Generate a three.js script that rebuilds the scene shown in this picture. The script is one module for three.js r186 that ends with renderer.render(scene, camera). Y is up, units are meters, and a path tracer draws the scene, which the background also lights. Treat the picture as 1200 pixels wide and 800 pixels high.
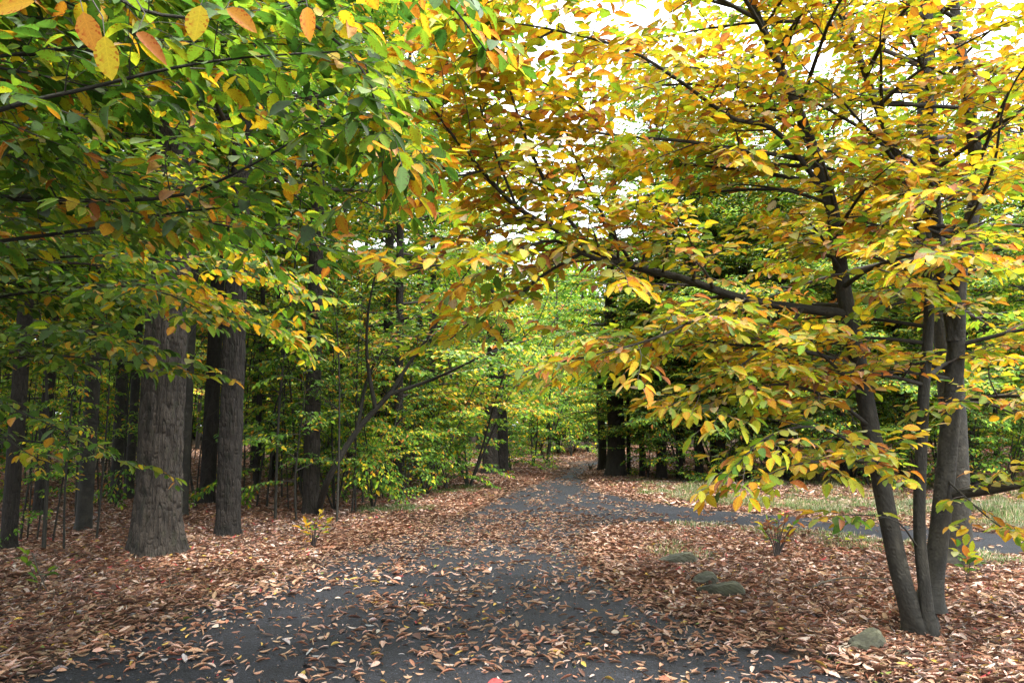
import * as THREE from 'three';

// ---------------------------------------------------------------- camera, sky, sun, exposure
const W = 1200, H = 800, F = 906, HORIZON = 500, EYE = 1.6;
const PITCH = Math.atan((HORIZON - H / 2) / F);
const camera = new THREE.PerspectiveCamera(2 * Math.atan(H / 2 / F) * 180 / Math.PI, W / H, 0.1, 600);
camera.position.set(0, EYE, 0);
camera.rotation.x = PITCH;

const scene = new THREE.Scene();
const renderer = new THREE.WebGLRenderer({ antialias: true });
renderer.setSize(1024, 682);
renderer.toneMapping = THREE.LinearToneMapping;
renderer.toneMappingExposure = 6.0;
renderer.shadowMap.enabled = true;
renderer.shadowMap.type = THREE.PCFSoftShadowMap;

{ // a bright, even overcast sky: brighter towards the zenith, with soft cloud
  const w = 256, h = 128, d = new Float32Array(w * h * 4);
  for (let j = 0; j < h; j++) for (let i = 0; i < w; i++) {
    const el = ((j + .5) / h - .5) * Math.PI, az = (i + .5) / w * 2 * Math.PI, s = Math.sin(el);
    const c = .06 * Math.sin(az * 3 + 4 * el) * Math.cos(el) + .05 * Math.sin(az * 7 - 9 * el + 1) * Math.cos(el);
    let L = s > 0 ? (1 + 1.2 * s) / 2.2 * (1 + c) * .95 : .1;
    const k = (j * w + i) * 4;
    d[k] = L * .95; d[k + 1] = L * .99; d[k + 2] = L * 1.06; d[k + 3] = 1;
  }
  const t = new THREE.DataTexture(d, w, h, THREE.RGBAFormat, THREE.FloatType);
  t.mapping = THREE.EquirectangularReflectionMapping; t.magFilter = t.minFilter = THREE.LinearFilter; t.needsUpdate = true;
  scene.background = t; scene.environment = t;
}
const sun = new THREE.DirectionalLight(new THREE.Color(1, .95, .86), 1.5);
sun.position.set(9, 30, 0); sun.target.position.set(0, 0, -14);
sun.castShadow = true; sun.shadow.radius = 24; sun.shadow.mapSize.set(4096, 4096);
Object.assign(sun.shadow.camera, { left: -50, right: 50, top: 50, bottom: -50, near: 1, far: 140 });
scene.add(sun, sun.target);

// ---------------------------------------------------------------- helpers
function rng(seed) { let a = seed >>> 0; return () => { a = a + 0x6D2B79F5 | 0; let t = Math.imul(a ^ a >>> 15, 1 | a); t = t + Math.imul(t ^ t >>> 7, 61 | t) ^ t; return ((t ^ t >>> 14) >>> 0) / 4294967296; }; }
let R = rng(7);
const rr = (a, b) => a + (b - a) * R();
const clamp = (x, a = 0, b = 1) => Math.max(a, Math.min(b, x));
const sstep = (a, b, x) => { const t = clamp((x - a) / (b - a)); return t * t * (3 - 2 * t); };
const lerp = (a, b, t) => a + (b - a) * t;
const V = (x, y, z) => new THREE.Vector3(x, y, z);
const UPV = V(0, 1, 0);
function hash3(x, y, z) { let h = Math.imul(x, 374761393) + Math.imul(y, 668265263) + Math.imul(z, 1274126177) | 0; h = Math.imul(h ^ h >>> 13, 1274126177); return ((h ^ h >>> 16) >>> 0) / 4294967296; }
function noise(x, y, z = 0, px = 0, py = 0) {            // value noise, optionally periodic in x and y
  const X = Math.floor(x), Y = Math.floor(y), Z = Math.floor(z), s = t => t * t * (3 - 2 * t), u = s(x - X), v = s(y - Y), w = s(z - Z);
  const m = (i, p) => p ? ((i % p) + p) % p : i;
  const x0 = m(X, px), x1 = m(X + 1, px), y0 = m(Y, py), y1 = m(Y + 1, py);
  const a = lerp(lerp(hash3(x0, y0, Z), hash3(x1, y0, Z), u), lerp(hash3(x0, y1, Z), hash3(x1, y1, Z), u), v);
  const b = lerp(lerp(hash3(x0, y0, Z + 1), hash3(x1, y0, Z + 1), u), lerp(hash3(x0, y1, Z + 1), hash3(x1, y1, Z + 1), u), v);
  return lerp(a, b, w);
}
// a pixel of the photograph and a depth (metres along -z), or the ground under that pixel
function ray(u, v) { const dx = (u - W / 2) / F, dy = (H / 2 - v) / F, c = Math.cos(PITCH), s = Math.sin(PITCH); return V(dx, dy * c + s, -c + dy * s); }
function at(u, v, d) { const r = ray(u, v); return r.multiplyScalar(d / -r.z).add(V(0, EYE, 0)); }
function onGround(u, v) { const r = ray(u, v); return r.multiplyScalar(EYE / -r.y).add(V(0, EYE, 0)); }
function pixelOf(p) { const c = Math.cos(PITCH), s = Math.sin(PITCH), y = p.y - EYE, fwd = -p.z * c + y * s, up = y * c + p.z * s; return [W / 2 + F * p.x / fwd, H / 2 - F * up / fwd, fwd]; }

const taken = {};
function numbered(n) { taken[n] = (taken[n] ?? -1) + 1; return taken[n] ? n + '_' + String(taken[n]).padStart(3, '0') : n; }
function sh(m) { m.castShadow = m.receiveShadow = true; return m; }
function thing(name, label, category, group, pos = V(0, 0, 0)) {
  const o = new THREE.Group(); o.name = numbered(name); o.position.copy(pos); o.userData = { label, category };
  if (group) o.userData.group = group;
  scene.add(o); return o;
}
function part(parent, name, geo, mat, kind) { const m = sh(new THREE.Mesh(geo, mat)); m.name = name; if (kind) m.userData.kind = kind; parent.add(m); return m; }
function top(name, geo, mat, label, category, group) { const m = sh(new THREE.Mesh(geo, mat)); m.name = numbered(name); m.userData = { label, category }; if (group) m.userData.group = group; scene.add(m); return m; }
function dup(src, pos, turn, scale, label, group) {
  const c = src.clone(); c.name = numbered(src.name.replace(/_\d{3}$/, '')); c.userData = { ...src.userData, label: label ?? src.userData.label };
  if (group) c.userData.group = group;
  c.position.copy(pos); c.rotation.set(0, turn, 0); c.scale.set(scale, scale, scale); scene.add(c); return c;
}

class Geo {
  constructor() { this.p = []; this.n = []; this.t = []; this.c = []; this.i = []; }
  get count() { return this.p.length / 3; }
  v(x, y, z, nx, ny, nz, u = 0, w = 0, c) { this.p.push(x, y, z); this.n.push(nx, ny, nz); this.t.push(u, w); if (c) this.c.push(c[0], c[1], c[2]); return this.p.length / 3 - 1; }
  tri(a, b, c) { this.i.push(a, b, c); }
  build(own = false) {
    const g = new THREE.BufferGeometry();
    g.setAttribute('position', new THREE.Float32BufferAttribute(this.p, 3));
    g.setAttribute('normal', new THREE.Float32BufferAttribute(this.n, 3));
    g.setAttribute('uv', new THREE.Float32BufferAttribute(this.t, 2));
    if (this.c.length) g.setAttribute('color', new THREE.Float32BufferAttribute(this.c, 3));
    g.setIndex(this.i); if (own) g.computeVertexNormals();
    return g;
  }
}
// a tapered tube along points; radii per point; uv in metres of bark
function tube(G, pts, rad, sides = 6, cap = true) {
  const n = pts.length; let s = 0, side = null; const base = G.count;
  for (let k = 0; k < n; k++) {
    const tan = V().subVectors(pts[Math.min(n - 1, k + 1)], pts[Math.max(0, k - 1)]).normalize();
    if (!side) { side = Math.abs(tan.y) > .8 ? V(1, 0, 0) : V(0, 1, 0); }
    side = side.clone().addScaledVector(tan, -side.dot(tan)).normalize();
    const b = V().crossVectors(tan, side);
    if (k) s += pts[k].distanceTo(pts[k - 1]);
    const wrap = Math.max(1, Math.round(rad[0] * 2 * Math.PI / .5));
    for (let j = 0; j <= sides; j++) {
      const a = j / sides * 2 * Math.PI, ca = Math.cos(a), sa = Math.sin(a), x = side.x * ca + b.x * sa, y = side.y * ca + b.y * sa, z = side.z * ca + b.z * sa;
      G.v(pts[k].x + x * rad[k], pts[k].y + y * rad[k], pts[k].z + z * rad[k], x, y, z, j / sides * wrap, s / 1);
    }
  }
  for (let k = 0; k < n - 1; k++) for (let j = 0; j < sides; j++) {
    const a = base + k * (sides + 1) + j, c = a + sides + 1;
    G.tri(a, a + 1, c); G.tri(a + 1, c + 1, c);
  }
  if (cap) { const e = pts[n - 1], k0 = base + (n - 1) * (sides + 1), m = G.v(e.x, e.y, e.z, 0, 1, 0, 0, 0); for (let j = 0; j < sides; j++) G.tri(k0 + j, k0 + j + 1, m); }
}
function smooth(pts, n, wig = 0) {
  const c = new THREE.CatmullRomCurve3(pts, false, 'centripetal').getPoints(n);
  if (wig) for (let k = 1; k < c.length; k++) { c[k].x += rr(-wig, wig); c[k].y += rr(-wig, wig); c[k].z += rr(-wig, wig); }
  return c;
}
const taper = (n, a, b, e = 1) => Array.from({ length: n }, (_, k) => lerp(a, b, Math.pow(k / (n - 1), e)));

// a furrowed trunk with flared, ribbed foot: real relief round and along it
function trunkGeo(pts, rad, o) {
  const { sides = 40, per = 10, flare = .5, flareH = .35, ribs = 5, relief = .06, fr = 7, seed = 1 } = o;
  const curve = new THREE.CatmullRomCurve3(pts, false, 'centripetal'), len = curve.getLength(), n = Math.max(4, Math.round(len * per));
  const G = new Geo(), wrap = Math.max(1, Math.round(rad[0] * 2 * Math.PI / .5));
  let yy = 0, last = null;
  for (let k = 0; k <= n; k++) {
    const t0 = k / n, t = t0 < .5 && o.dense ? t0 * t0 * 2 : t0, p = curve.getPointAt(t), s = t * len;
    if (last) yy += p.distanceTo(last); last = p;
    const f = t * (rad.length - 1), i = Math.min(rad.length - 2, Math.floor(f)), r = lerp(rad[i], rad[i + 1], f - i);
    for (let j = 0; j <= sides; j++) {
      const a = (j % sides) / sides * 2 * Math.PI + Math.PI / 2, ca = Math.cos(a), sa = Math.sin(a);
      const lobe = .25 + 2.0 * Math.pow(noise(ca * ribs * .4 + seed * 9, sa * ribs * .4 + 3, s * .4), 1.7);
      let q = 1 + flare * Math.exp(-s / flareH) * lobe;
      const wv = noise(ca * 2 + 5, sa * 2 + seed, s * 2.4) * 1.5;
      const rid = 1 - Math.abs(2 * noise(ca * fr + wv * 1.6 + seed, sa * fr + wv, s * 3.0 + seed * 3) - 1);
      const rid2 = 1 - Math.abs(2 * noise(ca * fr * 2.1 + seed, sa * fr * 2.1 + wv * 2, s * 5 + seed) - 1);
      q += relief * (.6 - Math.pow(rid, 3) - .45 * Math.pow(rid2, 3)) + .05 * (noise(ca * 1.4 + seed, sa * 1.4, s * .8) - .5);
      G.v(p.x + ca * r * q, p.y, p.z + sa * r * q, ca, 0, sa, j / sides * wrap, yy / 1);
    }
  }
  for (let k = 0; k < n; k++) for (let j = 0; j < sides; j++) { const a = k * (sides + 1) + j, c = a + sides + 1; G.tri(a, c, a + 1); G.tri(a + 1, c, c + 1); }
  const g = G.build(true), nn = g.attributes.normal;
  for (let k = 0; k <= n; k++) { const a = k * (sides + 1), b = a + sides; const v = V(nn.getX(a) + nn.getX(b), nn.getY(a) + nn.getY(b), nn.getZ(a) + nn.getZ(b)).normalize(); nn.setXYZ(a, v.x, v.y, v.z); nn.setXYZ(b, v.x, v.y, v.z); }
  return g;
}

// ---------------------------------------------------------------- textures and materials
function tex(w, h, fn, srgb) {
  const d = new Uint8Array(w * h * 4);
  for (let j = 0; j < h; j++) for (let i = 0; i < w; i++) { const c = fn(i / w, j / h, i, j), k = (j * w + i) * 4; d[k] = clamp(c[0]) * 255; d[k + 1] = clamp(c[1]) * 255; d[k + 2] = clamp(c[2]) * 255; d[k + 3] = 255; }
  const t = new THREE.DataTexture(d, w, h); t.wrapS = t.wrapT = THREE.RepeatWrapping; t.magFilter = THREE.LinearFilter; t.minFilter = THREE.LinearMipmapLinearFilter; t.generateMipmaps = true;
  if (srgb) t.colorSpace = THREE.SRGBColorSpace; t.needsUpdate = true; return t;
}
function barkH(u, v) {
  const w = noise(u * 8, v * 6, 1, 8, 6) * .5;
  const a = 1 - Math.abs(2 * noise(u * 14 + w, v * 5 + w, 2, 14, 5) - 1), b = 1 - Math.abs(2 * noise(u * 34 + w * 2, v * 12, 5, 34, 12) - 1);
  return clamp(1 - .6 * a * a * a - .4 * b * b + .22 * (noise(u * 90, v * 60, 8, 90, 60) - .5));
}
const barkBump = tex(512, 512, (u, v) => { const h = barkH(u, v); return [h, h, h]; });
const barkMap = tex(512, 512, (u, v) => { const h = barkH(u, v), m = noise(u * 6, v * 5, 11, 6, 5), f = noise(u * 120, v * 80, 4, 120, 80); const l = .40 + .22 * h + .12 * (f - .5) + .1 * (m - .5); const g = sstep(.66, .8, noise(u * 9, v * 9, 21, 9, 9)) * .05; return [l * 1.0 - g * .3, l * .955 + g * .25, l * .9 - g * .4]; }, true);
const smoothBump = tex(256, 256, (u, v) => { const h = .5 + .3 * (noise(u * 10, v * 40, 2, 10, 40) - .5) + .5 * (noise(u * 40, v * 60, 5, 40, 60) - .5) - .6 * sstep(.8, .9, noise(u * 12, v * 30, 9, 12, 30)); return [h, h, h]; });
const smoothMap = tex(256, 256, (u, v) => { const m = noise(u * 5, v * 8, 3, 5, 8), f = noise(u * 50, v * 70, 6, 50, 70), li = sstep(.62, .75, noise(u * 14, v * 18, 13, 14, 18)); const l = .43 + .16 * (m - .5) + .1 * (f - .5) + li * .12; return [l, l * .98, l * .91 + li * .01]; }, true);
const asphMap = tex(1024, 1024, (u, v) => { const f = noise(u * 340, v * 340, 1, 340, 340), g = noise(u * 170, v * 170, 4, 170, 170), m = noise(u * 9, v * 9, 7, 9, 9), st = Math.pow(noise(u * 420, v * 420, 9, 420, 420), 9); const p2 = noise(u * 60, v * 60, 14, 60, 60), l = .165 + .06 * (f - .5) + .09 * (g - .5) + .05 * (p2 - .5) + .07 * (m - .5) + .45 * st + .25 * sstep(.9, .97, g); return [l * .97, l * .985, l * 1.06]; }, true);
const asphBump = tex(1024, 1024, (u, v) => { const h = .5 * noise(u * 300, v * 300, 1, 300, 300) + .5 * noise(u * 150, v * 150, 4, 150, 150); return [h, h, h]; });
const soilMap = tex(512, 512, (u, v) => { const a = noise(u * 90, v * 90, 1, 90, 90), b = noise(u * 30, v * 30, 3, 30, 30), c = noise(u * 6, v * 6, 5, 6, 6); const l = .2 + .2 * (a - .5) + .14 * (b - .5) + .1 * (c - .5); return [l * 1.15, l * .86, l * .68]; }, true);
const soilBump = tex(512, 512, (u, v) => { const h = .6 * noise(u * 60, v * 60, 1, 60, 60) + .4 * noise(u * 20, v * 20, 3, 20, 20); return [h, h, h]; });
// leaf blade: u across (0.5 = midrib), v along; pale veins, brown flecks
const leafMap = tex(128, 256, (u, v) => {
  const x = Math.abs(u - .5) * 2, q = v * 9 - x * 2.2, vein = Math.max(1 - Math.abs(q - Math.round(q)) * 9, 0) * (1 - x * .4), mid = Math.max(0, 1 - x * 14);
  const sp = sstep(.62, .72, noise(u * 9, v * 18, 3)) * sstep(.3, .9, x + .3 * noise(u * 5, v * 9, 8));
  const l = .91 + .08 * Math.max(vein, mid) + .07 * (noise(u * 20, v * 40, 6) - .5);
  return [l * (1 - .12 * sp), l * (1 - .38 * sp), l * (1 - .45 * sp)];
}, true);

const M = {};
M.bark = new THREE.MeshStandardMaterial({ map: barkMap, bumpMap: barkBump, bumpScale: .035, roughness: .95 }); M.bark.color.setRGB(.135, .12, .107);
M.darkBark = M.bark.clone(); M.darkBark.color.setRGB(.08, .071, .064);
M.smoothBark = new THREE.MeshStandardMaterial({ map: smoothMap, bumpMap: smoothBump, bumpScale: .006, roughness: .85 }); M.smoothBark.color.setRGB(.115, .11, .09);
M.twig = new THREE.MeshStandardMaterial({ roughness: .8 }); M.twig.color.setRGB(.055, .045, .04);
M.asphalt = new THREE.MeshPhysicalMaterial({ map: asphMap, bumpMap: asphBump, bumpScale: .008, roughness: .8, specularIntensity: .7 }); M.asphalt.color.setRGB(.44, .47, .55);
M.soil = new THREE.MeshStandardMaterial({ map: soilMap, bumpMap: soilBump, bumpScale: .04, roughness: 1 });
M.leaf = new THREE.MeshPhysicalMaterial({ vertexColors: true, map: leafMap, roughness: 1, transmission: .66, thickness: 0, clearcoat: .2, clearcoatRoughness: .4, side: THREE.DoubleSide, specularIntensity: .2 });
M.farLeaf = new THREE.MeshPhysicalMaterial({ vertexColors: true, roughness: 1, transmission: .48, thickness: 0, side: THREE.DoubleSide, specularIntensity: .3 });
M.litter = new THREE.MeshPhysicalMaterial({ vertexColors: true, map: leafMap, roughness: 1, transmission: .12, thickness: 0, clearcoat: .15, clearcoatRoughness: .5, side: THREE.DoubleSide, specularIntensity: .4 });
M.grass = new THREE.MeshPhysicalMaterial({ vertexColors: true, roughness: 1, transmission: .35, thickness: 0, side: THREE.DoubleSide, specularIntensity: .3 });
M.stone = new THREE.MeshStandardMaterial({ map: smoothMap, bumpMap: soilBump, bumpScale: .008, roughness: .95 }); M.stone.color.setRGB(.27, .29, .21);
M.deadwood = new THREE.MeshStandardMaterial({ map: smoothMap, bumpMap: barkBump, bumpScale: .006, roughness: .9 }); M.deadwood.color.setRGB(.55, .5, .42);

// leaf colours (linear)
const C = {
  deep: [.045, .12, .016], green: [.10, .235, .022], lime: [.25, .42, .025], yellowgreen: [.48, .54, .025], yellow: [.78, .58, .025], gold: [.78, .43, .02],
  orange: [.76, .33, .03], rust: [.56, .20, .035], brown: [.26, .10, .04], pale: [.55, .43, .28],
};
const CK = Object.keys(C);
const L = {                                              // fallen leaves
  tan: [.47, .295, .185], pink: [.58, .40, .315], brown: [.30, .165, .10], dark: [.14, .075, .055], russet: [.37, .17, .10], pale: [.66, .53, .45], yellow: [.6, .44, .1], grey: [.47, .44, .44], red: [.38, .06, .06], green: [.22, .26, .06],
};
const LK = Object.keys(L);
function pick(w) { let s = 0; for (const k in w) s += w[k]; let r = R() * s; for (const k in w) { r -= w[k]; if (r <= 0) return k; } return Object.keys(w)[0]; }
const jitter = (c, a = .22) => { const k = 1 + rr(-a, a), h = rr(-.08, .08); return [c[0] * k * (1 + h), c[1] * k * (1 - h * .4), c[2] * k]; };

// ---------------------------------------------------------------- leaf shapes
const ST = { near: [[0, .0], [.14, .58], [.4, 1], [.66, .9], [.86, .5], [1, 0]], mid: [[0, 0], [.3, .85], [.62, .85], [1, 0]], far: [[0, 0], [.45, 1], [1, 0]] };
const tmp = { d: V(), n: V(), s: V() };
// a blade: p foot, d direction, n upper side, len; fold (V along the midrib), bend (droop along), wide
function addLeaf(G, l, lod) {
  const d = tmp.d.copy(l.d).normalize(), s = tmp.s.crossVectors(d, l.n).normalize(), n = tmp.n.crossVectors(s, d);
  const st = ST[lod], w = l.len * (l.wide ?? .25), fold = l.fold ?? .3, bend = l.bend ?? .2, c = l.c, m = st.length - 1;
  const cf = Math.cos(fold), sf = Math.sin(fold), base = G.count;
  for (let k = 0; k <= m; k++) {
    const [t, h] = st[k], x = t * l.len, z = -bend * t * t * l.len, twist = (l.twist ?? 0) * t;
    const px = l.p.x + d.x * x + n.x * z, py = l.p.y + d.y * x + n.y * z, pz = l.p.z + d.z * x + n.z * z;
    if (lod === 'far' && (k === 0 || k === m)) { G.v(px, py, pz, n.x, n.y, n.z, .5, t, c); continue; }
    const hw = h * w, a = cf * hw, b = sf * hw;
    G.v(px, py, pz, n.x, n.y, n.z, .5, t, c);
    if (k === 0 || k === m) continue;
    const e = twist * hw;
    G.v(px + s.x * a + n.x * (b + e), py + s.y * a + n.y * (b + e), pz + s.z * a + n.z * (b + e), n.x * cf - s.x * sf, n.y * cf - s.y * sf, n.z * cf - s.z * sf, .5 + .5 * h, t, l.c2 ?? c);
    G.v(px - s.x * a + n.x * (b - e), py - s.y * a + n.y * (b - e), pz - s.z * a + n.z * (b - e), n.x * cf + s.x * sf, n.y * cf + s.y * sf, n.z * cf + s.z * sf, .5 - .5 * h, t, l.c2 ?? c);
  }
  const id = (k, o) => k === 0 ? base : k === m ? base + 1 + (m - 1) * 3 : base + 1 + (k - 1) * 3 + o;
  for (let k = 0; k < m; k++) for (const o of [1, 2]) {
    const a = id(k, 0), b = id(k + 1, 0);
    if (k === 0) { const e = id(1, o); o === 1 ? G.tri(a, e, b) : G.tri(a, b, e); }
    else if (k === m - 1) { const e = id(k, o); o === 1 ? G.tri(a, e, b) : G.tri(a, b, e); }
    else { const e = id(k, o), f = id(k + 1, o); if (o === 1) { G.tri(a, e, f); G.tri(a, f, b); } else { G.tri(a, f, e); G.tri(a, b, f); } }
  }
}
// blades that are parts of their own: a few shapes in unit size, tinted per colour
const leafShapes = [[.2, .15, .29, .1], [.45, .3, .26, -.2], [.1, .4, .31, .25], [.6, .1, .27, .15], [.3, -.1, .3, -.1], [.75, .35, .24, .3]].map(([fold, bend, wide, twist]) => {
  const G = new Geo(); addLeaf(G, { p: V(0, 0, 0), d: V(0, 0, 1), n: V(0, 1, 0), len: 1, fold, bend, wide, twist, c: [1, 1, 1] }, 'near'); return G.build();
});
const leafMats = {};
for (const k of CK) leafMats[k] = [.85, 1.12].map(f => { const m = M.leaf.clone(); m.vertexColors = false; m.color.setRGB(...C[k].map(x => x * f)); m.name = 'leaf ' + k; return m; });
function leafPart(parent, l, name = 'leaf') {
  const m = sh(new THREE.Mesh(leafShapes[l.shape ?? Math.floor(R() * 6)], leafMats[l.k][R() < .5 ? 0 : 1])); m.name = name;
  const d = l.d.clone().normalize(), s = V().crossVectors(l.n, d).normalize(), n = V().crossVectors(d, s);
  m.matrix.makeBasis(s, n, d).scale(V(l.len, l.len, l.len)).setPosition(l.p); m.matrix.decompose(m.position, m.quaternion, m.scale); parent.add(m); return m;
}

// ---------------------------------------------------------------- growing branches
// T: { twig: Geo, leaves: [], limbs: [Geo], mix(p) -> weights, len, lod, bare }
const TURN = { deep: 'green', green: 'lime', lime: 'yellowgreen', yellowgreen: 'gold', yellow: 'gold', gold: 'orange', orange: 'rust', rust: 'brown', brown: 'rust', pale: 'orange' };   // what a blade's margin turns to
function newTree(o) { return { twig: new Geo(), leaves: [], limbs: [], gap: .055, droop: .3, tubeTwigs: true, minDepth: 0, ...o }; }
function leafAt(T, p, d, n) {
  if (T.keep && !T.keep(p)) return;
  const k = pick(T.mix(p));
  const dry = k === 'rust' || k === 'brown' || k === 'orange';
  T.leaves.push({ p: p.clone(), d, n, len: T.len * (R() < .2 ? rr(.45, .7) : rr(.75, 1.18)), k, c: jitter(C[k]), c2: R() < .45 ? jitter(C[TURN[k]]) : null, fold: dry ? rr(.2, .9) : rr(.05, .45), bend: dry ? rr(-.1, .5) : rr(0, .35), wide: rr(.24, .31), twist: rr(-.3, .3) });
}
function leafy(T, pts, from = 0) {
  let s = 0, next = from, sg = R() < .5 ? 1 : -1;
  for (let k = 1; k < pts.length; k++) {
    const a = pts[k - 1], b = pts[k], seg = a.distanceTo(b), t = V().subVectors(b, a).normalize();
    while (next < s + seg) {
      const p = a.clone().lerp(b, (next - s) / seg), side = V().crossVectors(t, UPV).normalize().multiplyScalar(sg);
      const d = t.clone().multiplyScalar(rr(.4, .9)).addScaledVector(side, rr(.5, 1)).add(V(0, -rr(0, T.droop * 1.6), 0)).normalize();
      const j = T.tilt ?? .5, n = V(rr(-j, j), 1, rr(-j, j)); leafAt(T, p, d, n);
      sg = -sg; next += T.gap * rr(.7, 1.4);
    }
    s += seg;
  }
  const t = V().subVectors(pts[pts.length - 1], pts[pts.length - 2]).normalize();
  leafAt(T, pts[pts.length - 1], t.clone().add(V(rr(-.2, .2), -rr(0, T.droop), rr(-.2, .2))), V(rr(-.4, .4), 1, rr(-.4, .4)));
}
function grow(T, pts, r0, r1, o) {
  const { level, len, gap, fwd = .55, rise = .08, start = .2, sides = 5, n = 10, wig = 0, own = false, end = 1 } = o;
  const c = smooth(pts, n, wig), rad = taper(c.length, r0, r1, .8);
  if (own) { const G = new Geo(); tube(G, c, rad, Math.max(6, sides)); T.limbs.push(G); }
  else if (level > 0 || T.tubeTwigs) tube(T.twig, c, rad, level > 0 ? 4 : 3, false);
  if (level === 0) { leafy(T, c, .03); return c; }
  let total = 0; for (let k = 1; k < c.length; k++) total += c[k].distanceTo(c[k - 1]);
  let s = 0, next = total * start, sg = R() < .5 ? 1 : -1;
  for (let k = 1; k < c.length; k++) {
    const a = c[k - 1], b = c[k], seg = a.distanceTo(b), t = V().subVectors(b, a).normalize();
    while (next < s + seg && next < total * end) {
      const f = next / total, p = a.clone().lerp(b, (next - s) / seg);
      let side = V().crossVectors(t, UPV); if (side.length() < .35) { const az = R() * 6.28; side = V(Math.cos(az), 0, Math.sin(az)); } side.normalize().multiplyScalar(sg);
      const d = t.clone().multiplyScalar(fwd * rr(.7, 1.3)).addScaledVector(side, (1 - fwd) * 1.7 * rr(.7, 1.3)).add(V(0, rise + rr(-1, 1) * (T.wild ?? .22), 0)).normalize();
      const ln = len * (1 - .55 * f) * rr(.6, 1.35), q = [p.clone()]; const dd = d.clone(); let cur = p.clone();
      for (let m = 0; m < 3; m++) { cur = cur.clone().addScaledVector(dd, ln / 3); q.push(cur); dd.lerp(t, .15); dd.y -= T.droop * .22; dd.x += rr(-.12, .12); dd.z += rr(-.12, .12); dd.normalize(); }
      const rb = lerp(r0, r1, f);
      if (!T.keepBranch || T.keepBranch(q[3]))
        grow(T, q, Math.max(.0016, rb * .5), .0012, { level: level - 1, len: level > 1 ? len * .36 : 0, gap: level > 1 ? .085 * (T.gap / .055) : gap, fwd: .55, rise: .04, start: .15, n: level > 1 ? 5 : 3 });
      sg = -sg; next += gap * rr(.7, 1.3);
    }
    s += seg;
  }
  const tail = c.slice(-Math.max(3, Math.ceil(c.length * .3))); leafy(T, tail);
  return c;
}
// put a grown tree under its thing; single: how many of its largest leaves are parts of their own
function finish(parent, T, mat, single = 0, lod = 'near') {
  for (const G of T.limbs) part(parent, 'branch', G.build(), mat);
  if (T.twig.count) part(parent, 'twigs', T.twig.build(), M.twig, 'stuff');
  let rest = T.leaves;
  if (single) {
    const seen = [];
    for (const l of T.leaves) { const [u, v, d] = pixelOf(l.p.clone().add(parent.position)); l.z = d > .3 && u > -20 && u < 1220 && v > -20 && v < 820 ? l.len / d : 0; }
    rest = T.leaves.slice().sort((a, b) => b.z - a.z);
    for (const l of rest.slice(0, single)) if (l.z > 0) seen.push(l);
    rest = rest.slice(seen.length);
    for (const l of seen) leafPart(parent, l);
  }
  const G = new Geo(); for (const l of rest) addLeaf(G, l, l.lod ?? lod);
  if (G.count) part(parent, 'foliage', G.build(), lod === 'near' ? M.leaf : M.farLeaf, 'stuff');
}

// ---------------------------------------------------------------- the setting: paths and ground
const pathLeft = [[-4.9, 9], [-4.3, 4], [-3.7, 0], [-3.35, -3]].map(([x, z]) => V(x, 0, z)).concat([[20, 800], [103, 763], [167, 733], [247, 705], [300, 683], [350, 664], [405, 646], [465, 628], [520, 612], [560, 596], [590, 581], [622, 568], [650, 559], [662, 550], [676, 545], [705, 540.5], [740, 538]].map(a => onGround(...a)));
const pathRight = [[4.6, 9], [4.7, 4], [4.4, 0], [3.6, -3], [2.9, -4.2]].map(([x, z]) => V(x, 0, z)).concat([[1010, 800], [925, 769], [880, 756], [825, 738], [775, 716], [735, 698], [706, 676], [688, 655], [681, 636], [690, 623], [735, 616.5]].map(a => onGround(...a)), [[800, 614.5], [860, 617.5], [940, 623], [1000, 629.5], [1100, 642], [1200, 656], [1420, 700]].map(a => onGround(...a)));
const forkFar = [[760, 540.5], [715, 543.5], [690, 549], [682, 557], [690, 568], [705, 577], [743, 585], [807, 594.5], [860, 600], [940, 606], [1000, 610.5], [1100, 619], [1200, 629], [1420, 654]].map(a => onGround(...a));
const poly = [...smooth(pathLeft, 90), ...smooth(forkFar, 70), ...smooth(pathRight, 110).reverse()];
function inPath(x, z) { let c = false; for (let i = 0, j = poly.length - 1; i < poly.length; j = i++) { const a = poly[i], b = poly[j]; if ((a.z > z) !== (b.z > z) && x < (b.x - a.x) * (z - a.z) / (b.z - a.z) + a.x) c = !c; } return c; }
function edgeDist(x, z) { let m = 1e9; for (let i = 0, j = poly.length - 1; i < poly.length; j = i++) { const a = poly[j], b = poly[i], dx = b.x - a.x, dz = b.z - a.z, t = clamp(((x - a.x) * dx + (z - a.z) * dz) / (dx * dx + dz * dz + 1e-9)); m = Math.min(m, Math.hypot(x - a.x - dx * t, z - a.z - dz * t)); } return m; }
function signed(x, z) { const d = edgeDist(x, z); return inPath(x, z) ? -d : d; }   // metres off the asphalt; negative on it
function land(x, z) {                                     // height of the ground
  const s = signed(x, z); if (s < 0) return -.05 + .03 * sstep(-.3, 0, s);
  const far = sstep(30, 90, Math.hypot(x, z));
  return -.02 + .05 * sstep(0, .5, s) + sstep(.4, 4, s) * ((noise(x * .35, z * .35, 3) - .5) * .22 + (noise(x * 1.3, z * 1.3, 9) - .5) * .05) + far * 1.2;
}
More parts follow.
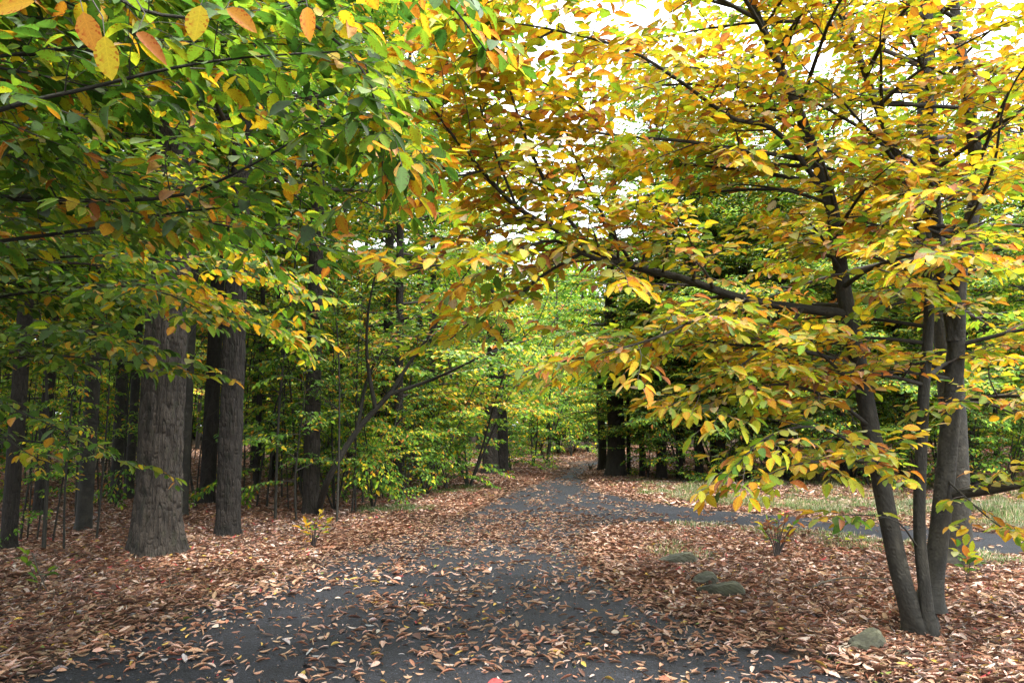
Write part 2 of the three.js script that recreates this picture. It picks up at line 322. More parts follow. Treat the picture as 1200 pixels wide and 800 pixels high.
{
  const G = new Geo(), xs = [], zs = [];
  for (let x = -300; x <= 300; x += Math.abs(x) < 20 ? .3 : Math.abs(x) < 40 ? 1.5 : 13) xs.push(x);
  for (let z = 40; z >= -400; z -= z < 4 && z > -32 ? .3 : z > -60 ? 1.5 : 20) zs.push(z);
  for (const z of zs) for (const x of xs) G.v(x, (x * x + z * z > 80 * 80) ? 1.2 : land(x, z), z, 0, 1, 0, x / 2, z / 2);
  for (let j = 0; j < zs.length - 1; j++) for (let i = 0; i < xs.length - 1; i++) { const a = j * xs.length + i, b = a + xs.length; G.tri(a, a + 1, b); G.tri(a + 1, b + 1, b); }
  const g = part(scene, 'ground', G.build(true), M.soil); g.userData = { kind: 'structure', label: 'bare brown forest soil under the fallen leaves', category: 'ground' };
  const shp = new THREE.Shape(poly.map(p => new THREE.Vector2(p.x, -p.z)));
  const pg = new THREE.ShapeGeometry(shp); pg.rotateX(-Math.PI / 2);
  const uv = pg.attributes.uv, ps = pg.attributes.position; for (let k = 0; k < uv.count; k++) uv.setXY(k, ps.getX(k) / 1.6, ps.getZ(k) / 1.6);
  const p = part(scene, 'path', pg, M.asphalt); p.userData = { kind: 'structure', label: 'dark asphalt path with a fork leading off past the beech', category: 'path' };
}

function scatter(name, geos, spotsOf, mat, label, category) {
  for (let q = 0; q < geos.length; q++) {
    const list = spotsOf.filter((_, i) => i % geos.length === q), im = new THREE.InstancedMesh(geos[q], mat, list.length), m = new THREE.Matrix4(), e = new THREE.Quaternion(), c = new THREE.Color();
    list.forEach(([x, y, z, s, tint], i) => { e.setFromAxisAngle(UPV, R() * 6.28); m.compose(V(x, y, z), e, V(s, s * rr(.8, 1.2), s)); im.setMatrixAt(i, m); im.setColorAt(i, c.setRGB(tint[0], tint[1], tint[2])); });
    im.name = numbered(name); im.userData = { kind: 'stuff', label, category }; sh(im); scene.add(im);
  }
}

// ---------------------------------------------------------------- forest trees
const greens = { deep: .9, green: 1.5, lime: 1.1, yellowgreen: .35, yellow: .14, gold: .06, orange: .05, rust: .04 };
const leftMix = { deep: .6, green: 1.7, lime: 1.1, yellowgreen: .25, yellow: .2, gold: .12, orange: .12, rust: .06 };
const underMix = { deep: 1.0, green: 1.9, lime: .5, yellowgreen: .22, yellow: .12, gold: .06, orange: .06, rust: .04 };
const limes = { green: 1.2, lime: 1.6, yellowgreen: .7, yellow: .3, gold: .2, orange: .15, rust: .1 };
const golds = { green: .35, lime: .8, yellowgreen: 1.3, yellow: 1.2, gold: .8, orange: .7, rust: .45 };
const blend = (a, b, t) => { const o = {}; for (const k of CK) o[k] = (a[k] ?? 0) * (1 - t) + (b[k] ?? 0) * t; return o; };
const patchy = (a, b, f = .8, lo = .35, hi = .7, sd = 1) => p => blend(a, b, sstep(lo, hi, noise(p.x * f + sd, p.y * f, p.z * f + sd)));

// a whole forest tree: straight trunk, limbs from `from` to `high`
function forestTree(name, label, group, o) {
  const { high = 18, r = .16, from = 5, limbs = 34, limbLen = 3.4, mix = greens, len = .15, lean = 0, bark = M.darkBark, gap = .08, seed = 1, flare = .5, sides = 14, relief = .05, per = 3, fr = 5, lod = 'far', shape = .55, lgap = .24 } = o;
  R = rng(seed); const t = thing(name, label, 'tree', group);
  const az = R() * 6.28, pts = [V(0, -.06, 0)]; for (let k = 1; k <= 5; k++) pts.push(V(Math.cos(az) * lean * k / 5 + rr(-.12, .12) * k / 3, high * k / 5, Math.sin(az) * lean * k / 5 + rr(-.12, .12) * k / 3));
  part(t, 'trunk', trunkGeo(pts, [r, r * .92, r * .8, r * .6, r * .35, r * .1], { sides, per, flare, relief, fr, seed, flareH: r * .95, dense: true }), bark);
  const cv = new THREE.CatmullRomCurve3(pts, false, 'centripetal');
  const T = newTree({ mix: typeof mix === 'function' ? mix : () => mix, len, gap: gap, tubeTwigs: false, droop: .3, tilt: .75 });
  for (let k = 0; k < limbs; k++) {
    const f = (k + R()) / limbs, y = lerp(from, high * .97, Math.pow(f, .9)), p = cv.getPointAt(clamp(y / high)), a = k * 2.4 + rr(-.4, .4);
    const ln = limbLen * (f < .15 ? .8 : 1) * (1 - shape * f) * rr(.7, 1.25), up = lerp(-.05, .7, f) + rr(-.1, .15), d = V(Math.cos(a), up, Math.sin(a)).normalize();
    const q = [p]; let cur = p.clone(); for (let m = 0; m < 3; m++) { cur = cur.clone().addScaledVector(d, ln / 3); q.push(cur); d.y -= .12; d.x += rr(-.15, .15); d.z += rr(-.15, .15); d.normalize(); }
    grow(T, q, r * .28 * (1 - .5 * f) + .008, .006, { level: 2, len: ln * .42, gap: lgap, start: .25, own: false, sides: 4, n: 6 });
  }
  finish(t, T, bark, 0, lod); return t;
}
const floorAt = (x, z) => V(x, land(x, z), z);
const place = (u, v) => { const p = onGround(u, v); return floorAt(p.x, p.z); };
const move = (t, p, turn = 0, s = 1) => { t.position.copy(p); t.rotation.y = turn; t.scale.setScalar(s); return t; };
// a leafy understorey sapling: thin stem, flat horizontal sprays from near the ground up
function sapling(name, label, group, o) {
  const { high = 5, r = .025, from = .8, limbs = 16, limbLen = 1.3, mix = greens, len = .12, seed = 1, gap = .055, bark = M.smoothBark, lod = 'far', lean = .3, lgap = .09, category = 'sapling', stems = 1 } = o;
  R = rng(seed); const t = thing(name, label, category, group), T = newTree({ mix: typeof mix === 'function' ? mix : () => mix, len, gap, tubeTwigs: false, droop: .5, tilt: .9 });
  for (let q0 = 0; q0 < stems; q0++) {
    const az = R() * 6.28 + q0 * 2.4, ln0 = lean * rr(.7, 1.3), pts = []; for (let k = 0; k <= 5; k++) pts.push(V(Math.cos(az) * ln0 * k / 5 * (1 + .1 * k) + (k ? rr(-.06, .06) : 0), high * k / 5 * (stems > 1 ? rr(.85, 1) : 1) - .04, Math.sin(az) * ln0 * k / 5 + (k ? rr(-.06, .06) : 0)));
    const G = new Geo(), c = smooth(pts, 14); tube(G, c, taper(c.length, r, r * .15), 7); part(t, stems > 1 ? 'stem' : 'trunk', G.build(), bark);
    const cv = new THREE.CatmullRomCurve3(pts);
    for (let k = 0; k < limbs; k++) {
      const f = (k + R()) / limbs, y = lerp(from / high, .98, f), p = cv.getPointAt(clamp(y)), a = k * 2.4 + rr(-.5, .5) + q0;
      const ln = limbLen * (1 - .6 * f) * rr(.6, 1.3), d = V(Math.cos(a), rr(-.1, 1), Math.sin(a)).normalize(), q = [p]; let cur = p.clone(); const dr = rr(.1, .45);
      for (let m = 0; m < 3; m++) { cur = cur.clone().addScaledVector(d, ln / 3); q.push(cur); d.y -= dr; d.x += rr(-.15, .15); d.z += rr(-.15, .15); d.normalize(); }
      grow(T, q, r * .35 + .003, .002, { level: 1, len: ln * .4, gap: lgap, start: .15, n: 6 });
    }
  }
  finish(t, T, bark, 0, lod); return t;
}

// the thick trunks that stand out, each its own
const bigTree = forestTree('oak_tree', 'thick grey trunk with furrowed bark and flared roots beside the path', null, { high: 19, r: .262, from: 5.5, limbs: 40, limbLen: 5, bark: M.bark, seed: 11, flare: .42, sides: 120, per: 26, relief: .12, fr: 5.5, mix: leftMix, gap: .08 });
move(bigTree, place(181, 655), .5);
const secondTree = forestTree('oak_tree', 'thick dark trunk with a narrow flared foot, second from the path edge', null, { high: 18, r: .165, from: 5.2, limbs: 36, limbLen: 4, bark: M.darkBark, seed: 12, flare: .5, sides: 80, per: 20, relief: .12, fr: 4.5, mix: leftMix });
move(secondTree, place(266, 632), 1.3);
const thirdTree = forestTree('maple_tree', 'straight grey brown trunk standing beside the leaning forked stem', null, { high: 17, r: .15, from: 5.4, limbs: 32, limbLen: 3.6, bark: M.bark, seed: 13, flare: .35, sides: 48, per: 12, relief: .05, fr: 4, mix: leftMix });
move(thirdTree, place(364, 604), 2.2);
// smaller trunks of the wood, three kinds copied
const kinds = [
  forestTree('maple_tree', 'slim pale grey trunk seen past the thick furrowed trunk', 'slim trunks in the wood beside the path', { high: 17, r: .11, from: 4.4, limbs: 44, limbLen: 3.4, bark: M.smoothBark, seed: 21, sides: 20, mix: leftMix }),
  forestTree('maple_tree', 'slim dark trunk deep in the wood with green leaves above', 'slim dark trunks in the wood', { high: 18, r: .13, from: 3.4, limbs: 54, len: .17, limbLen: 3.6, bark: M.darkBark, seed: 22, sides: 20, mix: leftMix }),
  forestTree('maple_tree', 'leafy tree with yellowing crown deeper in the wood', 'yellowing trees in the wood', { high: 16, r: .12, from: 2.6, limbs: 54, len: .17, limbLen: 3.4, bark: M.darkBark, seed: 23, sides: 20, mix: patchy(leftMix, golds, .5, .5, .95) }),
  forestTree('maple_tree', 'tall bright green tree standing beyond the fork of the path', 'bright green trees beyond the fork', { high: 16, r: .13, from: 1.8, limbs: 60, len: .17, limbLen: 3.8, bark: M.darkBark, seed: 24, sides: 20, mix: limes }),
  forestTree('maple_tree', 'dense dark green tree with low branches beyond the grass verge', 'dense dark green trees beyond the verge', { high: 13, r: .16, from: 2.0, limbs: 64, len: .16, limbLen: 3.8, bark: M.darkBark, seed: 25, sides: 20, mix: greens, gap: .075 }),
];
kinds.push(forestTree('maple_tree', 'stout trunk', null, { high: 9.5, r: .26, from: 3, limbs: 26, limbLen: 3, len: .16, bark: M.darkBark, seed: 26, sides: 30, per: 6, mix: limes, lgap: .3, flare: .4 }));
const used = kinds.map(() => false);
const spots = [];
function put(k, p, s = 1, label, group) {
  spots.push([p.x, p.z]);
  const turn = rng(spots.length * 77)() * 6.28;
  if (!used[k]) { used[k] = true; move(kinds[k], p, turn, s); if (label) kinds[k].userData.label = label; if (group) kinds[k].userData.group = group; return kinds[k]; }
  return dup(kinds[k], p, turn, s, label, group);
}
for (const t of [bigTree, secondTree, thirdTree]) spots.push([t.position.x, t.position.z]);
put(0, place(97, 625), 1.05); put(0, place(134, 590), 1.02); put(0, place(150, 587), .9); put(0, place(210, 613), 1.15);
put(1, place(242, 597), 1.15); put(1, place(8, 655), .72); put(1, place(45, 607), .8); put(1, place(300, 573), .6); put(1, place(318, 565), .6);
put(2, place(466, 588), .85); put(2, place(505, 577), .8);
put(5, place(575, 557), 1.0, 'stouter dark trunk of the pair where the path narrows', 'pair of trunks where the path narrows'); put(5, place(588, 556), .8, 'slimmer dark trunk of the pair where the path narrows', 'pair of trunks where the path narrows');
put(4, place(776, 563), 1); put(5, place(722, 560), 1.1, 'stout grey trunk at the bend of the far path', 'trunks at the bend of the far path'); put(5, place(706, 553), .62, 'narrow black trunk next to the stout trunk at the bend', 'trunks at the bend of the far path');
put(4, place(737, 559), 0.44); put(4, place(753, 561), 0.59); put(4, place(797, 563), 0.67); put(4, place(820, 565), 0.81); put(4, place(846, 566), 0.85); put(4, place(880, 568), 0.74); put(4, place(925, 570), 0.81); put(4, place(990, 572), 0.85); put(4, place(1060, 572), 0.74); put(4, place(1140, 575), 0.81); put(4, place(1230, 578), 0.81);
// the wood fills in behind
R = rng(99);
function fill(n, k, x0, x1, z0, z1, gap, s0, s1) {
  let tries = 0, made = 0; while (made < n && tries++ < 2000) {
    const x = rr(x0, x1), z = rr(z0, z1), s = signed(x, z); if (s < 1.6 || spots.some(([a, b]) => Math.hypot(a - x, b - z) < gap)) continue;
    if (Math.abs(x) > -z * .72 + 6) continue;
    if (Math.abs(x / -z - .07) < .1) { if (z > -44) continue; s1 = .75; s0 = .6; }
    const seed = R; put(typeof k === 'function' ? k() : k, floorAt(x, z), rr(s0, s1)); R = seed; made++;
  }
}
fill(26, () => R() < .45 ? 1 : R() < .5 ? 0 : 2, -24, -3, -34, -11, 1.9, .8, 1.15);
fill(20, () => R() < .6 ? 1 : 2, -40, 4, -58, -30, 2.8, .9, 1.2);
fill(18, () => R() < .5 ? 4 : 3, 4, 44, -58, -24, 3, .7, .95);
fill(6, 3, 12, 30, -30, -20, 3, .65, .85);
fill(16, 4, 6, 34, -42, -23, 2.2, .55, .8);
fill(7, () => R() < .5 ? 3 : 2, -2, 14, -72, -42, 3, .8, 1.0);
// trees beside and behind the camera's place close the wood over the near floor
for (const [x, z, s] of [[-9, -7, 1.1], [-8.5, 2, 1.1], [-12, -10, 1.1], [-10.5, -1, 1.1], [-12, -5, 1.1], [-4.6, 3.4, 1.1], [-6.8, -1.2, 1], [-14, -12.5, 1.1], [-11.5, 4, 1.1]]) put(1, floorAt(x, z), s);

// understorey
const saps = [
  sapling('beech_sapling', 'thin green sapling with flat leafy sprays between the trunks', 'green saplings between the trunks', { high: 4.5, seed: 31, mix: underMix, limbs: 18, limbLen: 1.5 }),
  sapling('beech_sapling', 'slender sapling with sparse yellowing leaves among the trunks', 'yellowing saplings among the trunks', { high: 6, seed: 32, mix: limes, limbs: 16, limbLen: 1.3, from: 2 }),
  sapling('understorey_bush', 'many stemmed green bush at the shaded edge of the wood', 'green bushes along the wood edge', { high: 3.6, seed: 33, mix: underMix, limbs: 11, limbLen: 1.3, from: .35, stems: 4, lean: .9, r: .02, category: 'bush' }),
  sapling('understorey_bush', 'arching yellow green bush overhanging the leaf covered verge', 'yellow green bushes along the path', { high: 5, seed: 34, mix: patchy(underMix, limes, .9, .5, .9), limbs: 12, limbLen: 1.6, from: .8, stems: 4, lean: 1.6, r: .028, category: 'bush' }),
];
const sapUsed = saps.map(() => false);
function putSap(k, p, s = 1, label, group) { const turn = R() * 6.28; if (!sapUsed[k]) { sapUsed[k] = true; return move(saps[k], p, turn, s); } return dup(saps[k], p, turn, s, label, group); }
R = rng(5);
for (const [u, v, k, s] of [[60, 645, 0, .55], [74, 655, 1, .6], [31, 640, 1, .5], [42, 640, 1, .5], [115, 600, 1, .7], [312, 600, 0, .9], [330, 590, 1, .9], [347, 612, 0, .8], [392, 600, 3, .75], [412, 604, 1, .8], [437, 598, 3, .7], [470, 590, 2, .8], [500, 582, 3, .9], [525, 577, 2, 1], [549, 573, 3, 1.2], [420, 575, 3, 1.1], [455, 570, 3, 1.2], [490, 566, 2, 1.2], [380, 575, 2, .9], [350, 570, 1, 1], [540, 563, 2, 1.2], [600, 553, 2, 1], [625, 548, 2, 1.2], [640, 545, 3, 1.4]]) putSap(k, place(u, v), s);
for (const [u, v, k, s] of [[760, 562, 2, .8], [800, 566, 2, .9], [850, 569, 2, .8], [905, 572, 2, .9], [960, 574, 2, .8], [1020, 576, 2, .9], [1080, 577, 2, .8], [1130, 580, 2, .9], [1180, 582, 2, .9], [835, 558, 3, 1.3], [900, 560, 3, 1.2], [1000, 562, 3, 1.3], [1100, 562, 3, 1.3], [670, 538, 2, 1.4], [655, 536, 3, 1.6], [690, 534, 2, 1.6], [630, 536, 3, 1.6]]) putSap(k, place(u, v), s);
{ let n = 0, q = 0; while (n < 60 && q++ < 1500) { const x = rr(-26, -2), z = rr(-36, -14); if (signed(x, z) < 1.2 || Math.abs(x) > -z * .7 + 2) continue; putSap(R() < .5 ? 0 : R() < .6 ? 1 : 2, floorAt(x, z), rr(.7, 1.3)); n++; }
  n = q = 0; while (n < 46 && q++ < 1500) { const x = rr(-36, 40), z = rr(-66, -36); if (signed(x, z) < 1.2 || Math.abs(x) > -z * .7 + 2) continue; putSap(R() < .6 ? 2 : 3, floorAt(x, z), rr(1.2, 2.2)); n++; } }

// bare poles and dead stems crowding the wood
{
  const bare = [1, 2, 3].map(q => { R = rng(700 + q); const t = thing('bare_sapling', 'thin leafless pole in the shade of the wood', 'sapling', 'bare poles in the wood'); const hgt = [4.5, 3.2, 5.5][q - 1], ln = [.4, 1.3, .2][q - 1], c = smooth([V(0, -.05, 0), V(ln * .2 + rr(-.05, .05), hgt * .33, rr(-.1, .1)), V(ln * .6, hgt * .7, rr(-.15, .15)), V(ln, hgt, rr(-.2, .2))], 12); const G = new Geo(); tube(G, c, taper(c.length, .022, .006), 6); part(t, 'trunk', G.build(), M.smoothBark);
    for (let k = 0; k < 9; k++) { const i = 3 + Math.floor(R() * 9), a = R() * 6.28, l = rr(.4, 1.3), g = new Geo(), p = c[i], e = smooth([p, p.clone().add(V(Math.cos(a) * l * .5, l * rr(.1, .4), Math.sin(a) * l * .5)), p.clone().add(V(Math.cos(a) * l, l * rr(.1, .7), Math.sin(a) * l))], 5, .015); tube(g, e, taper(e.length, .008, .002), 4); part(t, 'branch', g.build(), M.smoothBark); }
    return t; });
  R = rng(711); let n = 0, first = [true, true, true];
  const P = []; for (const [u, v] of [[22, 640], [50, 655], [88, 612], [112, 640], [300, 600], [322, 612], [338, 600], [352, 590], [395, 590], [405, 583], [425, 592], [448, 588], [470, 580], [230, 600], [285, 588]]) P.push(place(u, v));
  while (P.length < 70) { const x = rr(-18, -2), z = rr(-28, -11); if (signed(x, z) < 1 || Math.abs(x) > -z * .67) continue; P.push(floorAt(x, z)); }
  for (const p of P) { const q = n++ % 3, s = rr(.7, 1.3), a = R() * 6.28; if (first[q]) { first[q] = false; move(bare[q], p, a, s); } else dup(bare[q], p, a, s); }
}

// the far wood that closes the view, one mass
{
  R = rng(611); const G = new Geo();
  for (let k = 0; k < 2600; k++) { const y = Math.pow(R(), .8) * 13, a = R() * 6.28, w = 3.4 * Math.sqrt(R()) * (y < 2 ? .8 : 1 - .45 * sstep(6, 13, y)); const kk = pick({ deep: .6, green: 1.2, lime: 1, yellowgreen: .4, yellow: .15 }); addLeaf(G, { p: V(Math.cos(a) * w, y, Math.sin(a) * w), d: V(rr(-1, 1), rr(-.5, .2), rr(-1, 1)), n: V(rr(-.6, .6), 1, rr(-.6, .6)), len: rr(.3, .5), wide: .3, c: jitter(C[kk]) }, 'far'); }
  for (let k = 0; k < 3; k++) { const x = rr(-2, 2), z = rr(-2, 2); const i0 = G.count; tube(G, [V(x, -.5, z), V(x + .1, 6, z), V(x + .2, 12, z)], [.16, .13, .05], 5); for (let q = i0; q < G.count; q++) G.c.push(.05, .042, .036); }
  const P = []; for (let k = 0; k < 170; k++) { const a = rr(-.86, .86) , d = rr(58, 95), x = Math.sin(a) * d, z = -Math.cos(a) * d; P.push([x, 1, z, rr(.8, 1.35), [1, 1, 1]]); }
  scatter('far_wood', [G.build()], P, M.farLeaf, 'distant green wood closing the view between the trunks', 'wood');
}

// ---------------------------------------------------------------- the leaning forked stem
{
  R = rng(41); const t = thing('leaning_tree', 'grey stem leaning over the path verge and forking beside a straight trunk', 'tree'), D = 13.6;
  const T = newTree({ mix: patchy(underMix, limes, .7, .4, .8), len: .125, gap: .075, tubeTwigs: false });
  const f = (u, v, d = D) => at(u, v, d), foot = onGround(371, 604); foot.y = land(foot.x, foot.z) - .05;
  const G = new Geo(), c = smooth([foot, f(385, 560), f(418, 505), f(456, 462)], 16); tube(G, c, taper(c.length, .06, .045), 12); part(t, 'trunk', G.build(), M.smoothBark);
  const join = f(456, 462);
  grow(T, [join, f(500, 447), f(530, 434, 13), f(570, 415, 12.4), f(620, 398, 12)], .038, .012, { level: 2, len: 1.2, gap: .3, start: .35, own: true, sides: 8, n: 14 });
  grow(T, [join, f(480, 425), f(505, 390, 13.4), f(530, 345, 13), f(560, 300, 12.6)], .04, .012, { level: 2, len: 1.3, gap: .3, start: .3, own: true, sides: 8, n: 14 });
  grow(T, [f(418, 505), f(432, 440, 13.8), f(460, 395, 14), f(520, 340, 14)], .04, .01, { level: 2, len: 1.2, gap: .3, start: .3, own: true, sides: 8, n: 14 });
  grow(T, [f(440, 480), f(430, 420, 13.4), f(432, 360, 13), f(445, 300, 12.6)], .045, .01, { level: 2, len: 1.2, gap: .3, start: .3, own: true, sides: 8, n: 14 });
  finish(t, T, M.smoothBark, 0, 'mid');
}

// ---------------------------------------------------------------- beech with several stems at the fork
{
  R = rng(51);
  const t = thing('beech_tree', 'beech with three slim stems from one foot and yellow orange leaves over the path', 'tree');
  const D = 6.02;
  const warm = { lime: 1.2, yellowgreen: 2.7, yellow: 2.0, gold: .5, orange: .42, rust: .34, green: .15, pale: .08 };
  const fresh = { green: .5, lime: 1.4, yellowgreen: 2.2, yellow: 1.3, gold: .35, orange: .22, rust: .12, pale: .05 };
  const rusty = { yellowgreen: 1.1, lime: .7, yellow: 1.3, gold: .9, orange: 1.3, rust: .9, brown: .1, pale: .12 };
  const T = newTree({
    len: .104, gap: .056, droop: .2, tilt: .85, wild: .5,
    mix: p => { const [u, v] = pixelOf(p); const n = noise(p.x * 1.3, p.y * 1.3, p.z * 1.3), m = noise(p.x * 3.1 + 9, p.y * 3.1, p.z * 3.1); return blend(blend(warm, fresh, sstep(.35, .75, n * .6 + .75 * sstep(3.4, 1.8, p.y))), rusty, sstep(.55, .88, m) * .5 + .25 * sstep(1.2, -.6, p.x)); },
    keep: p => -p.z > 2.3 && p.y > .75,
    keepBranch: p => -p.z > 2.1,
  });
  const f = (u, v, d = D) => at(u, v, d);
  const stem = (pts, r0, r1, name = 'stem', sides = 20) => { const g = trunkGeo(pts, [r0, r0 * .92, lerp(r0, r1, .5), r1], { sides, per: 14, flare: .55, flareH: .12, ribs: 6, relief: .02, fr: 3, seed: r0 * 100 }); part(t, name, g, M.smoothBark); return new THREE.CatmullRomCurve3(pts, false, 'centripetal'); };
  const s1 = stem([f(1077, 742), f(1060, 690), f(1042, 610), f(1012, 455), f(990, 345), f(972, 232), f(935, 128), f(890, 23, 6.1), f(862, -50, 6.2)], .072, .022);
  const s2 = stem([f(1090, 748, 5.95), f(1084, 690, 5.98), f(1078, 620), f(1082, 480), f(1088, 330, 6.1), f(1062, 210, 6.1), f(1030, 130, 6.1), f(990, 15, 6.15), f(965, -60, 6.2)], .046, .018);
  const s3 = stem([f(1088, 715, 6.2), f(1098, 650, 6.35), f(1107, 570, 6.4), f(1120, 420, 6.5), f(1126, 310, 6.5), f(1145, 220, 6.5), f(1134, 110, 6.5), f(1118, 0, 6.5), f(1112, -80, 6.5)], .078, .03);
  const s4 = stem([f(1118, 400, 6.5), f(1100, 300, 6.6), f(1096, 190, 6.6), f(1086, 80, 6.6), f(1070, -30, 6.6), f(1064, -80, 6.6)], .042, .016);
  const root = (u, v, u2, v2) => { const a = onGround(u, v), b = onGround(u2, v2); const G = new Geo(), c = smooth([a.clone().setY(.2), a.clone().lerp(b, .45).setY(.09), b.setY(-.02)], 6); tube(G, c, taper(c.length, .06, .022), 8); part(t, 'root', G.build(), M.smoothBark); };
  root(1095, 722, 1116, 727); root(1080, 735, 1058, 748); root(1088, 742, 1108, 756); root(1072, 730, 1052, 731);
  // the long bough over the path
  const bough = [f(993, 368), f(945, 362, 5.95), f(872, 350, 5.8), f(800, 326, 5.6), f(742, 312, 5.4), f(690, 290, 5.2), f(650, 268, 5.0), f(605, 242, 4.8), f(565, 200, 4.6), f(530, 158, 4.5), f(497, 112, 4.4)];
  grow(T, bough, .042, .006, { level: 2, len: 1.0, gap: .12, start: .2, own: true, sides: 9, n: 40 });
  grow(T, [f(742, 312, 5.4), f(690, 300, 5.0), f(650, 282, 4.8), f(590, 298, 4.5), f(530, 308, 4.3), f(470, 318, 4.2)], .018, .004, { level: 2, len: .75, gap: .12, start: .15, own: true, sides: 7, n: 18 });
  grow(T, [f(690, 292, 5.2), f(640, 320, 5.1), f(600, 352, 5.0), f(560, 372, 4.9), f(525, 400, 4.8)], .014, .003, { level: 2, len: .6, gap: .13, start: .15, own: true, sides: 6, n: 16 });
  grow(T, [f(870, 350, 5.8), f(820, 372, 5.3), f(770, 395, 5.0), f(720, 410, 4.8), f(660, 424, 4.7)], .016, .003, { level: 2, len: .7, gap: .13, start: .15, own: true, sides: 6, n: 16 });
  grow(T, [f(940, 362, 5.9), f(915, 395, 5.6), f(880, 420, 5.4), f(835, 450, 5.2), f(780, 478, 5.1)], .016, .003, { level: 2, len: .6, gap: .13, start: .2, own: true, sides: 6, n: 16 });
  const arch = { level: 2, len: .8, gap: .13, start: .2, own: true, sides: 7, n: 22 };
  grow(T, [f(968, 226), f(908, 152, 5.8), f(860, 139, 5.5), f(800, 97, 5.1), f(740, 60, 4.7), f(650, 35, 4.3), f(570, 22, 4.1)], .024, .004, arch);
  grow(T, [f(957, 188), f(850, 172, 5.7), f(800, 165, 5.4), f(720, 158, 5.0), f(640, 145, 4.7), f(560, 118, 4.5)], .02, .004, arch);
  grow(T, [f(890, 23, 6.1), f(800, -20, 5.4), f(700, -35, 4.8), f(600, -10, 4.3), f(520, 30, 4.1)], .02, .004, arch);
  grow(T, [f(690, 290, 5.2), f(640, 215, 4.9), f(612, 150, 4.6), f(590, 80, 4.4), f(572, 20, 4.2)], .016, .004, arch);
  grow(T, [f(742, 312, 5.4), f(700, 240, 5.1), f(672, 180, 4.8), f(650, 110, 4.6)], .014, .004, arch);
  grow(T, [f(565, 200, 4.6), f(535, 205, 4.4), f(505, 190, 4.3), f(480, 215, 4.2)], .008, .003, { ...arch, len: .5, gap: .1 });
  grow(T, [f(605, 242, 4.8), f(570, 150, 4.6), f(555, 90, 4.5), f(548, 30, 4.4)], .01, .003, { ...arch, len: .5, gap: .1 });
  grow(T, [f(650, 35, 4.3), f(600, 60, 4.3), f(555, 65, 4.3), f(510, 80, 4.3)], .008, .003, { ...arch, len: .55, gap: .1 });
  grow(T, [f(720, 158, 5.0), f(660, 110, 4.9), f(610, 85, 4.9), f(550, 70, 4.9)], .01, .003, { ...arch, len: .6, gap: .11 });
  grow(T, [f(700, 240, 5.1), f(660, 225, 5.3), f(610, 200, 5.4), f(560, 240, 5.4)], .009, .003, { ...arch, len: .6, gap: .1 });
  // low sprays over the fork
  grow(T, [f(1035, 560), f(1000, 520, 5.6), f(950, 500, 5.3), f(895, 515, 5.0), f(850, 560, 4.9)], .018, .003, { level: 2, len: .6, gap: .12, start: .2, own: true, sides: 6, n: 16 });
  grow(T, [f(1030, 540), f(985, 540, 5.4), f(930, 545, 5.1), f(880, 565, 5.0)], .014, .003, { level: 2, len: .5, gap: .12, start: .2, own: true, sides: 6, n: 16 });
  grow(T, [f(1020, 500), f(980, 470, 5.7), f(920, 450, 5.5), f(860, 462, 5.3), f(810, 480, 5.2)], .018, .003, { level: 2, len: .7, gap: .12, start: .2, own: true, sides: 6, n: 16 });
  grow(T, [f(1108, 580, 6.4), f(1150, 576, 6.2), f(1200, 568, 6), f(1260, 555, 5.8)], .05, .012, { level: 2, len: .8, gap: .15, start: .35, own: true, sides: 8, n: 16 });
  grow(T, [f(1075, 640, 6), f(1050, 610, 5.6), f(1000, 603, 5.3), f(960, 608, 5.1)], .008, .002, { level: 1, len: .2, gap: .12, start: .5, own: true, sides: 5, n: 10 });
  grow(T, [f(1121, 470, 6.45), f(1160, 474, 5.9), f(1200, 490, 5.5), f(1245, 510, 5.2)], .014, .003, { level: 2, len: .6, gap: .13, start: .15, own: true, sides: 6, n: 14 });
  grow(T, [f(1108, 560, 6.4), f(1140, 590, 6), f(1170, 615, 5.7), f(1210, 640, 5.5)], .01, .003, { level: 2, len: .45, gap: .13, start: .2, own: true, sides: 6, n: 14 });
  // twig on the other side, rising
  grow(T, [f(1110, 330, 6.4), f(1135, 262, 5.4), f(1165, 195, 4.8), f(1178, 120, 4.5), f(1205, 70, 4.3)], .016, .004, { level: 1, len: .35, gap: .12, start: .3, own: true, sides: 6, n: 16 });
  // branches all round, most of them reaching out for the open path
  const stems = [[s1, .3, .93, 28], [s2, .3, .93, 19], [s3, .28, .93, 24], [s4, .15, .9, 10]];
  for (const [s, a, b, n] of stems) for (let k = 0; k < n; k++) {
    const q = lerp(a, b, (k + R()) / n), p = s.getPointAt(q), az = R() < .72 ? rr(Math.PI * .45, Math.PI * 1.15) : R() * 6.28;   // towards -x and the camera
    const ln = rr(1.1, 2.7) * (1 - .25 * q), d = V(Math.cos(az), rr(.0, .45), Math.sin(az)).normalize(), pts = [p]; let cur = p.clone();
    for (let m = 0; m < 4; m++) { cur = cur.clone().addScaledVector(d, ln / 4); pts.push(cur); d.y -= .1; d.x += rr(-.15, .15); d.z += rr(-.15, .15); d.normalize(); }
    grow(T, pts, .014 + .004 * ln, .003, { level: 2, len: ln * .32, gap: .17, start: .2, own: true, sides: 6, n: 9 });
  }
    finish(t, T, M.smoothBark, 300, 'near');
}
// the grey tree just behind it
{
  const t = forestTree('beech_tree', 'grey trunk with a flared foot standing close behind the three stemmed beech', null, { high: 11, r: .15, from: 2.8, limbs: 34, limbLen: 3, bark: M.smoothBark, seed: 61, sides: 30, per: 10, flare: .9, relief: .02, fr: 3, mix: patchy(limes, golds, .8, .35, .7), len: .12, gap: .07, lod: 'mid', shape: .4 });
  move(t, place(1124, 667), 1); 
}

